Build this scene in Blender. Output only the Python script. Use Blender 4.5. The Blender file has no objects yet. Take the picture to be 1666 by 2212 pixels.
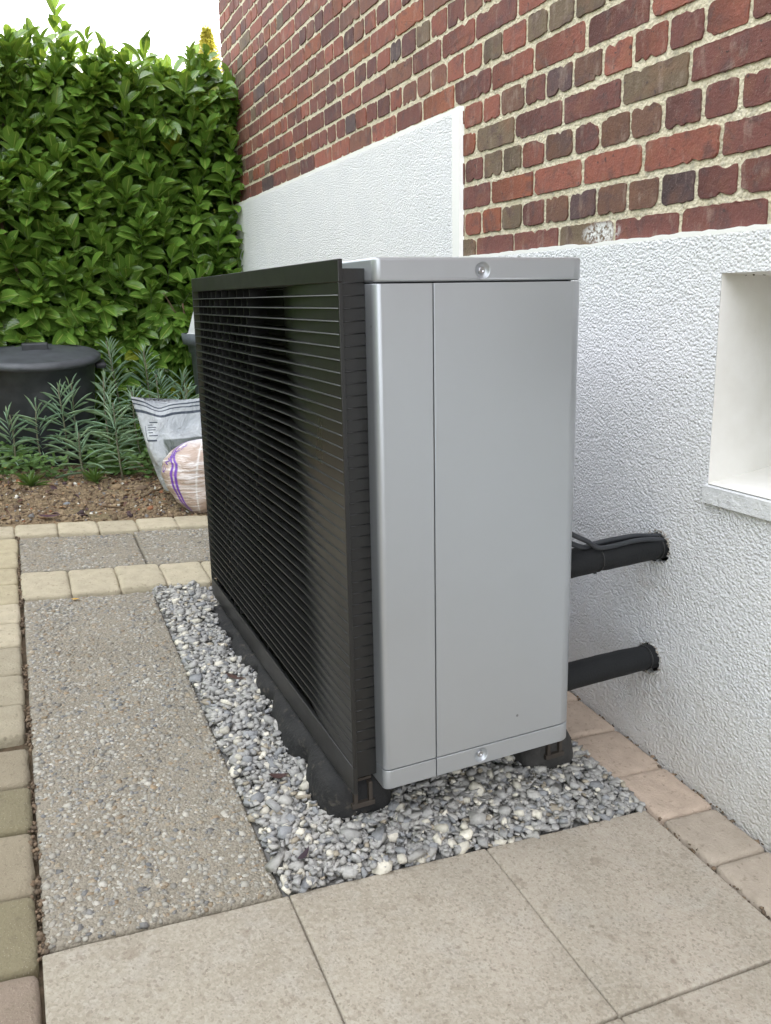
import bpy, bmesh, math, random
import numpy as np
from mathutils import Vector, Matrix, noise
C = bpy.context.scene.collection
S = bpy.context.scene
PI = math.pi
# ------------------------------------------------------------------ camera
cam_d = bpy.data.cameras.new('camera'); cam = bpy.data.objects.new('camera', cam_d); C.objects.link(cam)
CP = Vector((-1.248, -1.3026, 1.0346))
yaw, pitch, roll = .4184, -.214, -.020
f = Vector((math.sin(yaw), math.cos(yaw), 0)); r = Vector((math.cos(yaw), -math.sin(yaw), 0)); u = Vector((0, 0, 1))
F = f*math.cos(pitch)+u*math.sin(pitch); Uv = u*math.cos(pitch)-f*math.sin(pitch)
Rr = r*math.cos(roll)+Uv*math.sin(roll); Ur = Uv*math.cos(roll)-r*math.sin(roll)
cam.matrix_world = Matrix(((Rr.x, Ur.x, -F.x, CP.x), (Rr.y, Ur.y, -F.y, CP.y), (Rr.z, Ur.z, -F.z, CP.z), (0, 0, 0, 1)))
cam_d.sensor_fit = 'VERTICAL'; cam_d.sensor_height = 36; cam_d.sensor_width = 27
cam_d.lens = 1769.9/2212*36; cam_d.shift_y = -80.1/2212
cam_d.clip_start = .02; cam_d.clip_end = 2000
S.camera = cam
S.render.resolution_x = 771; S.render.resolution_y = 1024
# ------------------------------------------------------------------ sky and sun
SUN_EL, SUN_AZ = math.radians(27), math.radians(50)
W = bpy.data.worlds.new('World'); S.world = W; W.use_nodes = True
nt = W.node_tree; nt.nodes.clear()
out = nt.nodes.new('ShaderNodeOutputWorld'); bg = nt.nodes.new('ShaderNodeBackground')
sky = nt.nodes.new('ShaderNodeTexSky'); sky.sky_type = 'NISHITA'; sky.sun_disc = False
sky.sun_elevation = SUN_EL; sky.sun_rotation = SUN_AZ; sky.dust_density = 3.0; sky.air_density = 1.0
hs = nt.nodes.new('ShaderNodeMix'); hs.data_type = 'RGBA'; hs.inputs[0].default_value = .80
hs.inputs[7].default_value = (8.1, 8.2, 8.6, 1)      # bright thin cloud veil over the blue
nt.links.new(sky.outputs[0], hs.inputs[6]); nt.links.new(hs.outputs[2], bg.inputs[0])
bg.inputs[1].default_value = .10; nt.links.new(bg.outputs[0], out.inputs[0])
sun_d = bpy.data.lights.new('sun', 'SUN'); sun = bpy.data.objects.new('sun', sun_d); C.objects.link(sun)
sun_d.energy = 3.0; sun_d.angle = math.radians(.5); sun_d.color = (1, .93, .82)
sd = Vector((math.sin(SUN_AZ)*math.cos(SUN_EL), math.cos(SUN_AZ)*math.cos(SUN_EL), math.sin(SUN_EL)))
sun.rotation_euler = sd.to_track_quat('Z', 'Y').to_euler()
S.view_settings.view_transform = 'Standard'; S.view_settings.look = 'None'
S.view_settings.exposure = 2.40; S.view_settings.gamma = 1

# ------------------------------------------------------------------ helpers
rng = np.random.default_rng(7); random.seed(7)
GT, GS = -.089, .0672
def gz(x, y): return GT*x+GS*y                       # the paving falls gently towards the house
def tag(o, label=None, cat=None, group=None, kind=None):
    if label: o['label'] = label
    if cat: o['category'] = cat
    if group: o['group'] = group
    if kind: o['kind'] = kind
    return o
def empty(name, loc=(0, 0, 0)):
    o = bpy.data.objects.new(name, None); C.objects.link(o); o.location = loc; o.empty_display_size = .1; return o
def link(name, me, m=None, parent=None, smooth=False):
    o = bpy.data.objects.new(name, me); C.objects.link(o)
    if m is not None and not me.materials: me.materials.append(m)
    if smooth: me.polygons.foreach_set('use_smooth', [True]*len(me.polygons))
    if parent is not None:
        o.parent = parent; o.matrix_parent_inverse = Matrix.Translation(-Vector(parent.location))
    return o
def mesh(name, v, fc, m=None, parent=None, smooth=False, col=None, uv=None):
    """v, faces in world coordinates; col = one RGB per vertex"""
    me = bpy.data.meshes.new(name); me.from_pydata([tuple(p) for p in v], [], [tuple(int(i) for i in q) for q in fc])
    if col is not None:
        a = me.color_attributes.new('col', 'FLOAT_COLOR', 'POINT')
        c = np.ones((len(me.vertices), 4), np.float32); c[:, :3] = col; a.data.foreach_set('color', c.ravel())
    if uv is not None:
        l = me.uv_layers.new(name='uv'); vi = np.empty(len(me.loops), np.int32); me.loops.foreach_get('vertex_index', vi)
        l.data.foreach_set('uv', np.asarray(uv, np.float32)[vi].ravel())
    me.update()
    return link(name, me, m, parent, smooth)
def fastmesh(name, V, T, m, parent=None, smooth=False, col=None, uv=None):
    """V (n,3), T (k,3|4) numpy"""
    me = bpy.data.meshes.new(name); n, k, w = len(V), len(T), T.shape[1]
    me.vertices.add(n); me.vertices.foreach_set('co', np.asarray(V, np.float32).ravel())
    me.loops.add(k*w); me.loops.foreach_set('vertex_index', T.astype(np.int32).ravel())
    me.polygons.add(k); me.polygons.foreach_set('loop_start', np.arange(0, k*w, w, dtype=np.int32))
    me.polygons.foreach_set('loop_total', np.full(k, w, np.int32))
    me.update(calc_edges=True)
    if col is not None:
        a = me.color_attributes.new('col', 'FLOAT_COLOR', 'POINT')
        c = np.ones((n, 4), np.float32); c[:, :3] = col; a.data.foreach_set('color', c.ravel())
    if uv is not None:
        l = me.uv_layers.new(name='uv'); l.data.foreach_set('uv', np.asarray(uv, np.float32)[T.ravel()].ravel())
    return link(name, me, m, parent, smooth)
def boxv(x0, x1, y0, y1, z0, z1):
    return [(x0, y0, z0), (x1, y0, z0), (x1, y1, z0), (x0, y1, z0), (x0, y0, z1), (x1, y0, z1), (x1, y1, z1), (x0, y1, z1)]
BF = [(3, 2, 1, 0), (4, 5, 6, 7), (0, 1, 5, 4), (1, 2, 6, 5), (2, 3, 7, 6), (3, 0, 4, 7)]
def box(name, x0, x1, y0, y1, z0, z1, m, parent=None, bev=0):
    o = mesh(name, boxv(x0, x1, y0, y1, z0, z1), BF, m, parent)
    if bev: bevel(o.data, bev)
    return o
def bevel(me, w, seg=2, ang=.5):
    bm = bmesh.new(); bm.from_mesh(me)
    es = [e for e in bm.edges if len(e.link_faces) == 2 and e.calc_face_angle() > ang]
    bmesh.ops.bevel(bm, geom=es, offset=w, segments=seg, affect='EDGES', profile=.5)
    bm.to_mesh(me); bm.free()
def tube(name, pts, rad, m, parent=None, seg=14, caps=True, smooth=True):
    pts = [Vector(p) for p in pts]; rad = rad if hasattr(rad, '__len__') else [rad]*len(pts)
    V, T = [], []; prev = None
    for i, p in enumerate(pts):
        t = (pts[min(i+1, len(pts)-1)]-pts[max(i-1, 0)]).normalized()
        a = Vector((0, 0, 1)) if prev is None else prev
        if abs(t.dot(a)) > .95: a = Vector((1, 0, 0))
        n = (a-t*a.dot(t)).normalized(); prev = n; b = t.cross(n)
        for k in range(seg):
            an = 2*PI*k/seg; V.append(p+(n*math.cos(an)+b*math.sin(an))*rad[i])
    for i in range(len(pts)-1):
        for k in range(seg):
            k2 = (k+1) % seg; T.append((i*seg+k, i*seg+k2, (i+1)*seg+k2, (i+1)*seg+k))
    if caps: T += [tuple(range(seg-1, -1, -1)), tuple(range((len(pts)-1)*seg, len(pts)*seg))]
    return mesh(name, V, T, m, parent, smooth)
def lathe(name, prof, m, parent=None, c=(0, 0, 0), seg=64, rib=None, smooth=True):
    V, T = [], []
    for rr, z in prof:
        for k in range(seg):
            a = 2*PI*k/seg; q = rr*(1+(rib(a, z) if rib else 0)); V.append((c[0]+q*math.cos(a), c[1]+q*math.sin(a), c[2]+z))
    for i in range(len(prof)-1):
        for k in range(seg):
            k2 = (k+1) % seg; T.append((i*seg+k, i*seg+k2, (i+1)*seg+k2, (i+1)*seg+k))
    return mesh(name, V, T, m, parent, smooth)

class Mat:
    """small node builder"""
    def __init__(s, name, base=(.5, .5, .5), rough=.6, metal=0, spec=None):
        s.m = bpy.data.materials.new(name); s.m.use_nodes = True; s.t = s.m.node_tree; s.n = s.t.nodes
        s.b = s.n['Principled BSDF']; s.set('Base Color', (*base, 1)); s.set('Roughness', rough); s.set('Metallic', metal)
        if spec is not None: s.set('Specular IOR Level', spec)
        s.bump_out = None; s._obj = None
    def set(s, k, v): s.b.inputs[k].default_value = v
    def L(s, a, b): s.t.links.new(a, b)
    def node(s, t, **kw):
        q = s.n.new(t)
        for k, v in kw.items(): setattr(q, k, v)
        return q
    def obj(s, scale=(1, 1, 1)):
        g = s.node('ShaderNodeNewGeometry'); mp = s.node('ShaderNodeMapping'); mp.inputs['Scale'].default_value = scale
        s.L(g.outputs['Position'], mp.inputs[0]); return mp.outputs[0]
    def noise(s, scale, detail=3, rough=.55, vec=None, dist=0):
        q = s.node('ShaderNodeTexNoise'); q.inputs['Scale'].default_value = scale; q.inputs['Detail'].default_value = detail
        q.inputs['Roughness'].default_value = rough; q.inputs['Distortion'].default_value = dist
        s.L(vec or s.obj(), q.inputs['Vector']); return q.outputs['Fac']
    def voro(s, scale, feature='F1', out='Distance', vec=None, rnd=1):
        q = s.node('ShaderNodeTexVoronoi', feature=feature); q.inputs['Scale'].default_value = scale; q.inputs['Randomness'].default_value = rnd
        s.L(vec or s.obj(), q.inputs['Vector']); return q.outputs[out]
    def ramp(s, fac, stops, interp='LINEAR'):
        q = s.node('ShaderNodeValToRGB'); q.color_ramp.interpolation = interp; e = q.color_ramp.elements
        while len(e) < len(stops): e.new(.5)
        for i, (p, c) in enumerate(stops):
            e[i].position = p; c = (c, c, c) if not hasattr(c, '__len__') else c; e[i].color = (*c, 1)
        s.L(fac, q.inputs[0]); return q.outputs[0]
    def mix(s, fac, a, b, mode='MIX'):
        q = s.node('ShaderNodeMix', data_type='RGBA', blend_type=mode)
        for i, v in ((0, fac), (6, a), (7, b)):
            if hasattr(v, 'links'): s.L(v, q.inputs[i])
            else: q.inputs[i].default_value = v if i == 0 else (*v, 1)
        return q.outputs[2]
    def math(s, op, a, b=None, c=None):
        q = s.node('ShaderNodeMath', operation=op)
        for i, v in enumerate((a, b, c)):
            if v is None: continue
            if hasattr(v, 'links'): s.L(v, q.inputs[i])
            else: q.inputs[i].default_value = v
        return q.outputs[0]
    def mr(s, v, a, b, c=0, d=1):
        q = s.node('ShaderNodeMapRange'); s.L(v, q.inputs[0])
        for i, k in enumerate((a, b, c, d)): q.inputs[i+1].default_value = k
        return q.outputs[0]
    def xyz(s, vec):
        q = s.node('ShaderNodeSeparateXYZ'); s.L(vec, q.inputs[0]); return q.outputs
    def attr(s, name='col'):
        q = s.node('ShaderNodeAttribute', attribute_name=name); return q.outputs['Color']
    def color(s, c): s.L(c, s.b.inputs['Base Color']); return s
    def roughness(s, c): s.L(c, s.b.inputs['Roughness']); return s
    def bump(s, h, dist=.002, strength=1):
        q = s.node('ShaderNodeBump'); q.inputs['Distance'].default_value = dist
        if hasattr(strength, 'links'): s.L(strength, q.inputs['Strength'])
        else: q.inputs['Strength'].default_value = strength
        s.L(h, q.inputs['Height'])
        if s.bump_out is not None: s.L(s.bump_out, q.inputs['Normal'])
        s.bump_out = q.outputs[0]; s.L(s.bump_out, s.b.inputs['Normal']); return s

# ---- materials
def m_plaster():
    M = Mat('plaster', rough=.85); P = M.obj(); x, y, z = M.xyz(P)
    n1 = M.noise(9, 3); n2 = M.noise(2.2, 3)
    c = M.mix(M.mr(n1, .3, .7), (.80, .81, .825), (.84, .845, .85))
    low = M.math('MULTIPLY', M.mr(M.math('ADD', z, M.math('MULTIPLY', M.noise(14, 5, .65), .42)), .52, .08), .75)
    c = M.mix(low, c, (.60, .555, .49))                                       # rain-splash dirt near the paving
    # rusty-brown drips below the pipes
    for (py, pz) in ((.06, .40), (.02, .16)):
        d = M.math('ADD', M.math('POWER', M.math('MULTIPLY', M.math('SUBTRACT', y, py), 9), 2), M.math('POWER', M.math('MULTIPLY', M.math('SUBTRACT', z, pz), 14), 2))
        k = M.math('MULTIPLY', M.mr(d, 1, 0), M.mr(M.noise(40, 4), .45, .75, 0, .35)); c = M.mix(k, c, (.42, .33, .24))
    # smooth band: along the top edge and the vertical end of the high panel
    s1 = M.mr(z, 1.549, 1.557); s2 = M.math('MULTIPLY', M.mr(z, 1.146, 1.15), M.mr(y, .952, .944)); s3 = M.math('MULTIPLY', M.mr(z, 1.136, 1.140), M.mr(y, .91, .905))
    s = M.math('MAXIMUM', M.math('MAXIMUM', s1, s2), s3)
    c = M.mix(s, c, (.80, .795, .76)); M.color(c)
    v = M.voro(165, 'F1', vec=M.obj((1, 1, 1.1))); n = M.noise(330, 3, .75); n3 = M.noise(60, 3, .6)
    h = M.math('ADD', M.math('MULTIPLY', v, -1.15), M.math('ADD', M.math('MULTIPLY', n, .8), M.math('MULTIPLY', n3, .7)))
    M.bump(h, .0040, M.mr(s, 0, 1, 1, .04)); return M.m
def m_smooth():
    M = Mat('smooth_render', rough=.8); M.color(M.mix(M.mr(M.noise(12, 4), .35, .7), (.80, .785, .745), (.74, .72, .67)))
    M.bump(M.noise(45, 4), .003, .5); return M.m
def m_mortar():
    M = Mat('mortar', rough=.95); c = M.mix(M.mr(M.noise(16, 4), .3, .7), (.60, .53, .375), (.72, .655, .50))
    c = M.mix(M.mr(M.noise(60, 3), .52, .68, 0, .55), c, (.33, .31, .25))
    c = M.mix(M.mr(M.voro(170), .25, .12, 0, .5), c, (.72, .68, .57)); M.color(c)
    M.bump(M.math('ADD', M.noise(120, 4), M.math('MULTIPLY', M.voro(130), -.5)), .006); return M.m
def m_brick():
    M = Mat('brick', rough=.85); a = M.attr()
    c = M.mix(M.mr(M.noise(38, 5, .65), .38, .72, 0, .55), a, M.mix(.6, a, (.10, .05, .045)))
    c = M.mix(M.mr(M.noise(14, 3), .5, .75, 0, .4), c, (.25, .11, .055)); c = M.mix(M.mr(M.noise(19, 4, .6, dist=.6), .52, .66, 0, .6), c, (.085, .05, .048))
    c = M.mix(M.mr(M.voro(230), .16, .08, 0, .5), c, (.45, .38, .32))
    c = M.mix(M.mr(M.noise(75, 2), .66, .72, 0, .8), c, (.045, .03, .03)); M.color(c)
    x, y, z = M.xyz(M.obj()); d = M.math('ADD', M.math('POWER', M.math('MULTIPLY', M.math('SUBTRACT', y, .268), 15), 2), M.math('POWER', M.math('MULTIPLY', M.math('SUBTRACT', z, 1.168), 42), 2))
    k = M.math('MULTIPLY', M.mr(d, 1.3, .3), M.mr(M.noise(110, 4, .7), .42, .54)); c = M.mix(k, c, (.72, .72, .70))
    c = M.mix(M.mr(M.noise(27, 5, .7, vec=M.obj((1, 1, .4))), .55, .72, 0, .42), c, (.40, .31, .25)); M.color(c)
    M.bump(M.math('ADD', M.noise(150, 5, .7), M.noise(35, 3)), .003); return M.m
def m_slab():
    M = Mat('beige_slab', rough=.9); big = M.noise(5, 4); 
    x, y, z = M.xyz(M.obj())
    c = M.mix(M.mr(x, -1.2, -.1), (.345, .312, .245), (.405, .345, .28))
    c = M.mix(M.mr(big, .38, .66, 0, .75), c, (.265, .23, .175)); c = M.mix(M.mr(M.noise(17, 5, .65), .5, .7, 0, .4), c, (.40, .375, .33))
    vc = M.voro(230, out='Color'); w = M.math('MULTIPLY', M.xyz(vc)[0], 1)
    c = M.mix(M.mr(w, .2, 1, 0, .42), c, (.47, .43, .355)); c = M.mix(M.mr(M.voro(420, out='Color') and M.xyz(M.voro(420, out='Color'))[0], .75, 1, 0, .45), c, (.20, .17, .13))
    c = M.mix(M.mr(M.xyz(vc)[1], .84, .95, 0, .5), c, (.20, .165, .125))
    c = M.mix(M.mr(M.noise(23, 4, .6), .62, .70, 0, .5), c, (.22, .18, .135)); c = M.mix(M.mr(M.noise(75, 3, .6), .66, .70, 0, .6), c, (.17, .14, .10))
    c = M.mix(M.mr(M.voro(9), .07, .03, 0, .6), c, (.19, .15, .115)); M.color(c)
    M.bump(M.noise(330, 3), .0009); return M.m
def m_paver():
    M = Mat('paver', rough=.92); a = M.attr()
    c = M.mix(M.mr(M.noise(30, 4), .35, .7, 0, .5), a, M.mix(.5, a, (.16, .13, .085)))
    c = M.mix(M.mr(M.voro(220), .2, .1, 0, .35), c, (.55, .5, .4))
    c = M.mix(M.mr(M.noise(90, 3), .60, .70, 0, .45), c, (.14, .115, .075)); M.color(c)
    M.bump(M.math('ADD', M.noise(180, 4, .65), M.noise(40, 3)), .003); return M.m
def m_aggbase():
    M = Mat('washed_concrete', rough=.9); c = M.mix(M.mr(M.noise(6, 4), .35, .68), (.21, .185, .14), (.165, .145, .11))
    vc = M.voro(240, out='Color'); c = M.mix(M.math('MULTIPLY', M.xyz(vc)[0], .5), c, (.40, .36, .29)); M.color(c)
    M.bump(M.math('MULTIPLY', M.voro(240), -1), .0016); return M.m
def m_attr(name, rough=.8, nscale=120, amp=.25, bd=.0015, spec=None):
    M = Mat(name, rough=rough, spec=spec); a = M.attr(); n = M.noise(nscale, 3)
    c = M.mix(M.mr(n, .35, .7, 0, amp), a, M.mix(.55, a, (.1, .095, .09)))
    if name == 'pebbles': c = M.mix(M.mr(M.noise(4.5, 4, .6), .42, .68, 0, .6), c, M.mix(.65, a, (.17, .135, .085)))
    M.color(c); M.bump(n, bd); return M.m
def m_soil():
    M = Mat('soil', rough=.97); c = M.mix(M.mr(M.noise(7, 4), .35, .65), (.25, .18, .10), (.36, .265, .155))
    c = M.mix(M.mr(M.noise(60, 4, .7), .45, .7), c, (.09, .06, .038))
    c = M.mix(M.mr(M.noise(3.1, 3), .52, .66, 0, .45), c, (.10, .115, .045)); M.color(c)
    M.bump(M.noise(90, 5, .75), .012); return M.m
def m_joint():
    M = Mat('joint_sand', rough=.98); M.color(M.mix(M.mr(M.noise(50, 4), .35, .7), (.15, .105, .065), (.07, .055, .03)))
    M.bump(M.noise(160, 4, .7), .006); return M.m
def m_silver():
    M = Mat('silver_paint', (.43, .45, .468), .42, .6); n = M.noise(900, 2); M.roughness(M.mr(M.noise(6, 3), .3, .7, .37, .45)); M.bump(n, .0002, .4)
    c = M.mix(M.mr(M.noise(2.5, 4, .6), .45, .75, 0, .25), (.43, .45, .468), (.37, .385, .395)); c = M.mix(M.mr(M.voro(5.5), .022, .016, 0, .7), c, (.10, .10, .10)); M.color(c); return M.m
def m_black():
    M = Mat('black_plastic', (.008, .008, .009), .36, spec=.5); M.roughness(M.mr(M.noise(5, 4), .3, .7, .27, .42)); M.bump(M.noise(500, 2), .0002, .4)
    M.color(M.mix(M.mr(M.noise(30, 5), .60, .78, 0, .12), (.0145, .0145, .014), (.05, .05, .048))); return M.m
def m_rubber():
    M = Mat('rubber', rough=.85); c = M.mix(M.mr(M.noise(18, 4), .35, .7), (.007, .007, .0075), (.020, .019, .018))
    c = M.mix(M.mr(M.noise(55, 4), .58, .75, 0, .5), c, (.13, .11, .085)); M.color(c); M.bump(M.noise(110, 4), .003); return M.m
def m_foam():
    M = Mat('pipe_foam', (.01, .011, .012), .75, spec=.3); M.color(M.mix(M.noise(20, 3), (.006, .0065, .007), (.014, .015, .016))); M.bump(M.noise(260, 3), .001); return M.m
def m_leaf(name, c1, c2, vein, rough=.28, trans=.22):
    M = Mat(name, rough=rough, spec=.75); a = M.attr(); uvn = M.node('ShaderNodeUVMap', uv_map='uv'); q = M.xyz(uvn.outputs[0])
    ce = M.math('ABSOLUTE', M.math('SUBTRACT', q[0], .5))
    c = M.mix(M.xyz(a)[0], c1, c2); c = M.mix(M.mr(M.xyz(a)[1], .8, 1.0), c, (.23, .27, .03))
    c = M.mix(M.mr(ce, .055, .02, 0, .85), c, vein)
    sv = M.math('SINE', M.math('MULTIPLY', M.math('SUBTRACT', q[1], M.math('MULTIPLY', ce, .5)), 55.))
    c = M.mix(M.mr(sv, .8, 1, 0, .18), c, vein); M.color(c); M.bump(sv, .0006, .6)
    tr = M.node('ShaderNodeBsdfTranslucent'); mx = M.node('ShaderNodeMixShader'); mx.inputs[0].default_value = trans
    t2 = M.mix(.5, c, (.30, .38, .03)); M.L(t2, tr.inputs[0]); o = M.n['Material Output']
    M.L(M.b.outputs[0], mx.inputs[1]); M.L(tr.outputs[0], mx.inputs[2]); M.L(mx.outputs[0], o.inputs[0]); return M.m
def m_plain(name, c, rough=.6, metal=0, bd=0, ns=60, var=.2):
    M = Mat(name, c, rough, metal); M.color(M.mix(M.mr(M.noise(ns, 4), .3, .7), c, tuple(k*(1-var) for k in c)))
    if bd: M.bump(M.noise(ns*2, 3), bd)
    return M.m
MP, MS, MM, MB_ = m_plaster(), m_smooth(), m_mortar(), m_brick()
MSL, MPV, MAG = m_slab(), m_paver(), m_aggbase()
MPEB, MGRV = m_attr('pebbles', .6, 300, .2, .0008), m_attr('slate_chips', .8, 150, .35, .0025)
MSOIL, MJ, MSI, MBK, MRUB, MFO = m_soil(), m_joint(), m_silver(), m_black(), m_rubber(), m_foam()
MLAUREL = m_leaf('laurel_leaf', (.085, .185, .028), (.18, .335, .055), (.38, .46, .11), .2)
MEUPH = m_leaf('spurge_leaf', (.28, .46, .32), (.40, .56, .36), (.30, .38, .26), .5, .15)
MWEED = m_leaf('weed_leaf', (.07, .16, .03), (.12, .22, .05), (.15, .25, .06), .5)
MSTEM = m_plain('green_stem', (.15, .22, .07), .6); MBARK = m_plain('bark', (.16, .105, .06), .9, bd=.004)
MREDSTEM = m_plain('spurge_stem', (.16, .16, .10), .7)
MDARK = m_plain('cavity_black', (.006, .006, .006), .7)

# ================================================================== THE SETTING
def grid(name, x0, x1, nx, y0, y1, ny, zf, m, parent=None, kind='structure', xs=None, ys=None):
    xs = np.linspace(x0, x1, nx) if xs is None else xs; ys = np.linspace(y0, y1, ny) if ys is None else ys
    nx, ny = len(xs), len(ys)
    V = np.array([(x, y, zf(x, y)) for y in ys for x in xs]); I = np.arange(nx*ny).reshape(ny, nx)
    T = np.stack([I[:-1, :-1], I[:-1, 1:], I[1:, 1:], I[1:, :-1]], -1).reshape(-1, 4)
    o = fastmesh(name, V, T, m, parent, True)
    if kind: tag(o, kind=kind)
    return o
def soilz(x, y):
    yc = min(y, 2.2)+max(0, y-2.2)*.3
    yc = min(yc, 3.2)
    return GT*max(min(x, 1), -2.5)+GS*yc
MGR = m_plain('garden_ground', (.13, .115, .06), .95, bd=.01, ns=20, var=.5)
xs = np.concatenate([[-900, -300, -100, -30, -12, -6], np.linspace(-4, 1, 12), [4, 10, 30, 100, 300, 900]])
ys = np.concatenate([[-900, -300, -100, -30, -10, -4], np.linspace(-2.5, 4.5, 15), [7, 12, 30, 100, 300, 900]])
tag(grid('ground', 0, 0, 0, 0, 0, 0, lambda x, y: (gz(max(min(x, 1.5), -3), max(y, -3)) if y < 2.2 else soilz(x, y))-.10, MGR, xs=xs, ys=ys), kind='structure')
def sz(x, y):
    n = noise.fractal(Vector((x*9, y*9, 0)), .8, 2.1, 5)*.011+noise.noise(Vector((x*2.3, y*2.3, 5)))*.012
    e = max(0, min(1, (2.02-y)/.10)); return soilz(x, y)+n*(1-e*.8)-.004-e*.008-(.03 if y < 1.87 else 0)
soil = grid('soil', -3.4, -.005, 250, 1.80, 4.6, 200, sz, MSOIL)
side_soil = grid('path', -5.5, -1.47, 60, -2.6, 1.98, 60, lambda x, y: gz(x, y)+noise.noise(Vector((x*5, y*5, 0)))*.004-.012, m_plain('pale_side_ground', (.36, .30, .22), .9, bd=.01))  # unseen side ground, given a pale tone to brighten the panel's reflections

pav = grid('pavement', -1.50, -.002, 40, -1.9, 1.945, 90, lambda x, y: gz(x, y)-.024+noise.noise(Vector((x*40, y*40, 0)))*.004, MJ)
def stone(name, x0, x1, y0, y1, m, parent, th=.05, bev=.006, jit=.0015, col=None, lift=0, round_=.0, n=7, tilt=(0, 0)):
    """paving piece with worn edges, top following the fall of the paving"""
    V, T = [], []; nx = ny = n; cx, cy = (x0+x1)/2, (y0+y1)/2; sd_ = random.random()*50
    hx, hy = (x1-x0)/2, (y1-y0)/2
    def inset(t): return math.copysign(1-(1-abs(t))**1.0, t)
    ts = [-1, -1+1.1*bev/hx, -1+2.6*bev/hx]+[(-1+2.6*bev/hx)*(1-2*k/(n-1)) for k in range(1, n-1)]
    ts = sorted(ts+[-t for t in ts[:3]])
    ts2 = [-1, -1+1.1*bev/hy, -1+2.6*bev/hy]+[(-1+2.6*bev/hy)*(1-2*k/(n-1)) for k in range(1, n-1)]
    ts2 = sorted(ts2+[-t for t in ts2[:3]])
    N1, N2 = len(ts), len(ts2)
    for b in ts2:
        for a in ts:
            dx, dy = (1-abs(a))*hx, (1-abs(b))*hy; d = min(dx, dy)
            # rounded corners in plan
            px, py = a*hx, b*hy
            if round_:
                qx, qy = max(abs(px)-(hx-round_), 0), max(abs(py)-(hy-round_), 0); L = math.hypot(qx, qy)
                if L > round_: px -= math.copysign(qx*(1-round_/L), px); py -= math.copysign(qy*(1-round_/L), py); d = 0
                elif qx > 0 and qy > 0: d = min(d, round_-L)
            k = min(1, d/(2.6*bev)); drop = bev*1.3*(1-math.sqrt(max(0, 1-(1-k)**2)))
            w = noise.noise(Vector((px*22+sd_, py*22, sd_)))*jit*2+noise.noise(Vector((px*70+sd_, py*70, sd_)))*jit*.6
            ex = noise.noise(Vector((sd_, py*30, 1)))*jit*1.6*abs(a)**8; ey = noise.noise(Vector((px*30, sd_, 2)))*jit*1.6*abs(b)**8
            V.append((cx+px+ex, cy+py+ey, gz(cx+px, cy+py)-drop+w*min(1, d*60)+lift+tilt[0]*px+tilt[1]*py))
    for j in range(N2-1):
        for i in range(N1-1): T.append((j*N1+i, j*N1+i+1, (j+1)*N1+i+1, (j+1)*N1+i))
    rim = list(range(N1))+[j*N1+N1-1 for j in range(1, N2)]+[(N2-1)*N1+i for i in range(N1-2, -1, -1)]+[j*N1 for j in range(N2-2, 0, -1)]
    k0 = len(V)
    for i in rim: V.append((V[i][0], V[i][1], V[i][2]-th))
    L = len(rim)
    for i in range(L): T.append((rim[(i+1) % L], rim[i], k0+i, k0+(i+1) % L))
    o = mesh(name, V, T, m, parent, True, col=None if col is None else np.tile(col, (len(V), 1)))
    return o
# beige slabs in front
SX = [-1.305, -.928, -.551, -.174]
for j, (ya, yb) in enumerate(((-.527, -.157), (-.905, -.531), (-1.29, -.909))):
    for i in range(3):
        off = (0, -.0, .02)[i] if j else 0
        stone('paving_slab', SX[i]+.0012, SX[i+1]-.0012, ya, yb, MSL, pav, bev=.0018, jit=.0010, lift=random.uniform(-.0015, .0015)+(.001 if j else 0), round_=.003)
# washed-pebble slabs
aggs = []
for (x0, x1, y0, y1, li) in ((-1.301, -.936, -.148, 1.188, -.004), (-1.303, -.918, 1.415, 1.755, -.003), (-.914, -.56, 1.415, 1.775, -.002), (-.556, -.16, 1.415, 1.78, -.003)):
    aggs.append((stone('pebble_slab', x0, x1, y0, y1, MAG, pav, bev=.004, jit=.001, lift=li, round_=.004), x0, x1, y0, y1, li))
def ico():
    bm = bmesh.new(); bmesh.ops.create_icosphere(bm, subdivisions=1, radius=1)
    v = np.array([q.co[:] for q in bm.verts]); t = np.array([[w.index for w in fc.verts] for fc in bm.faces]); bm.free(); return v, t
IV, IT = ico()
def rot_rand(V, n):
    q = rng.normal(0, 1, (n, 4)); q /= np.linalg.norm(q, axis=1, keepdims=True); w, x, y, z = q.T
    Rm = np.stack([np.stack([1-2*(y*y+z*z), 2*(x*y-z*w), 2*(x*z+y*w)], -1), np.stack([2*(x*y+z*w), 1-2*(x*x+z*z), 2*(y*z-x*w)], -1), np.stack([2*(x*z-y*w), 2*(y*z+x*w), 1-2*(x*x+y*y)], -1)], 1)
    return np.einsum('nij,nkj->nki', Rm, V)
CV = np.array([(a, b, c) for a in (-1, 1) for b in (-1, 1) for c in (-1, 1)], float)*.72
CT = np.array([(0, 1, 3), (0, 3, 2), (4, 6, 7), (4, 7, 5), (0, 4, 5), (0, 5, 1), (2, 3, 7), (2, 7, 6), (0, 2, 6), (0, 6, 4), (1, 5, 7), (1, 7, 3)])
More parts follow.
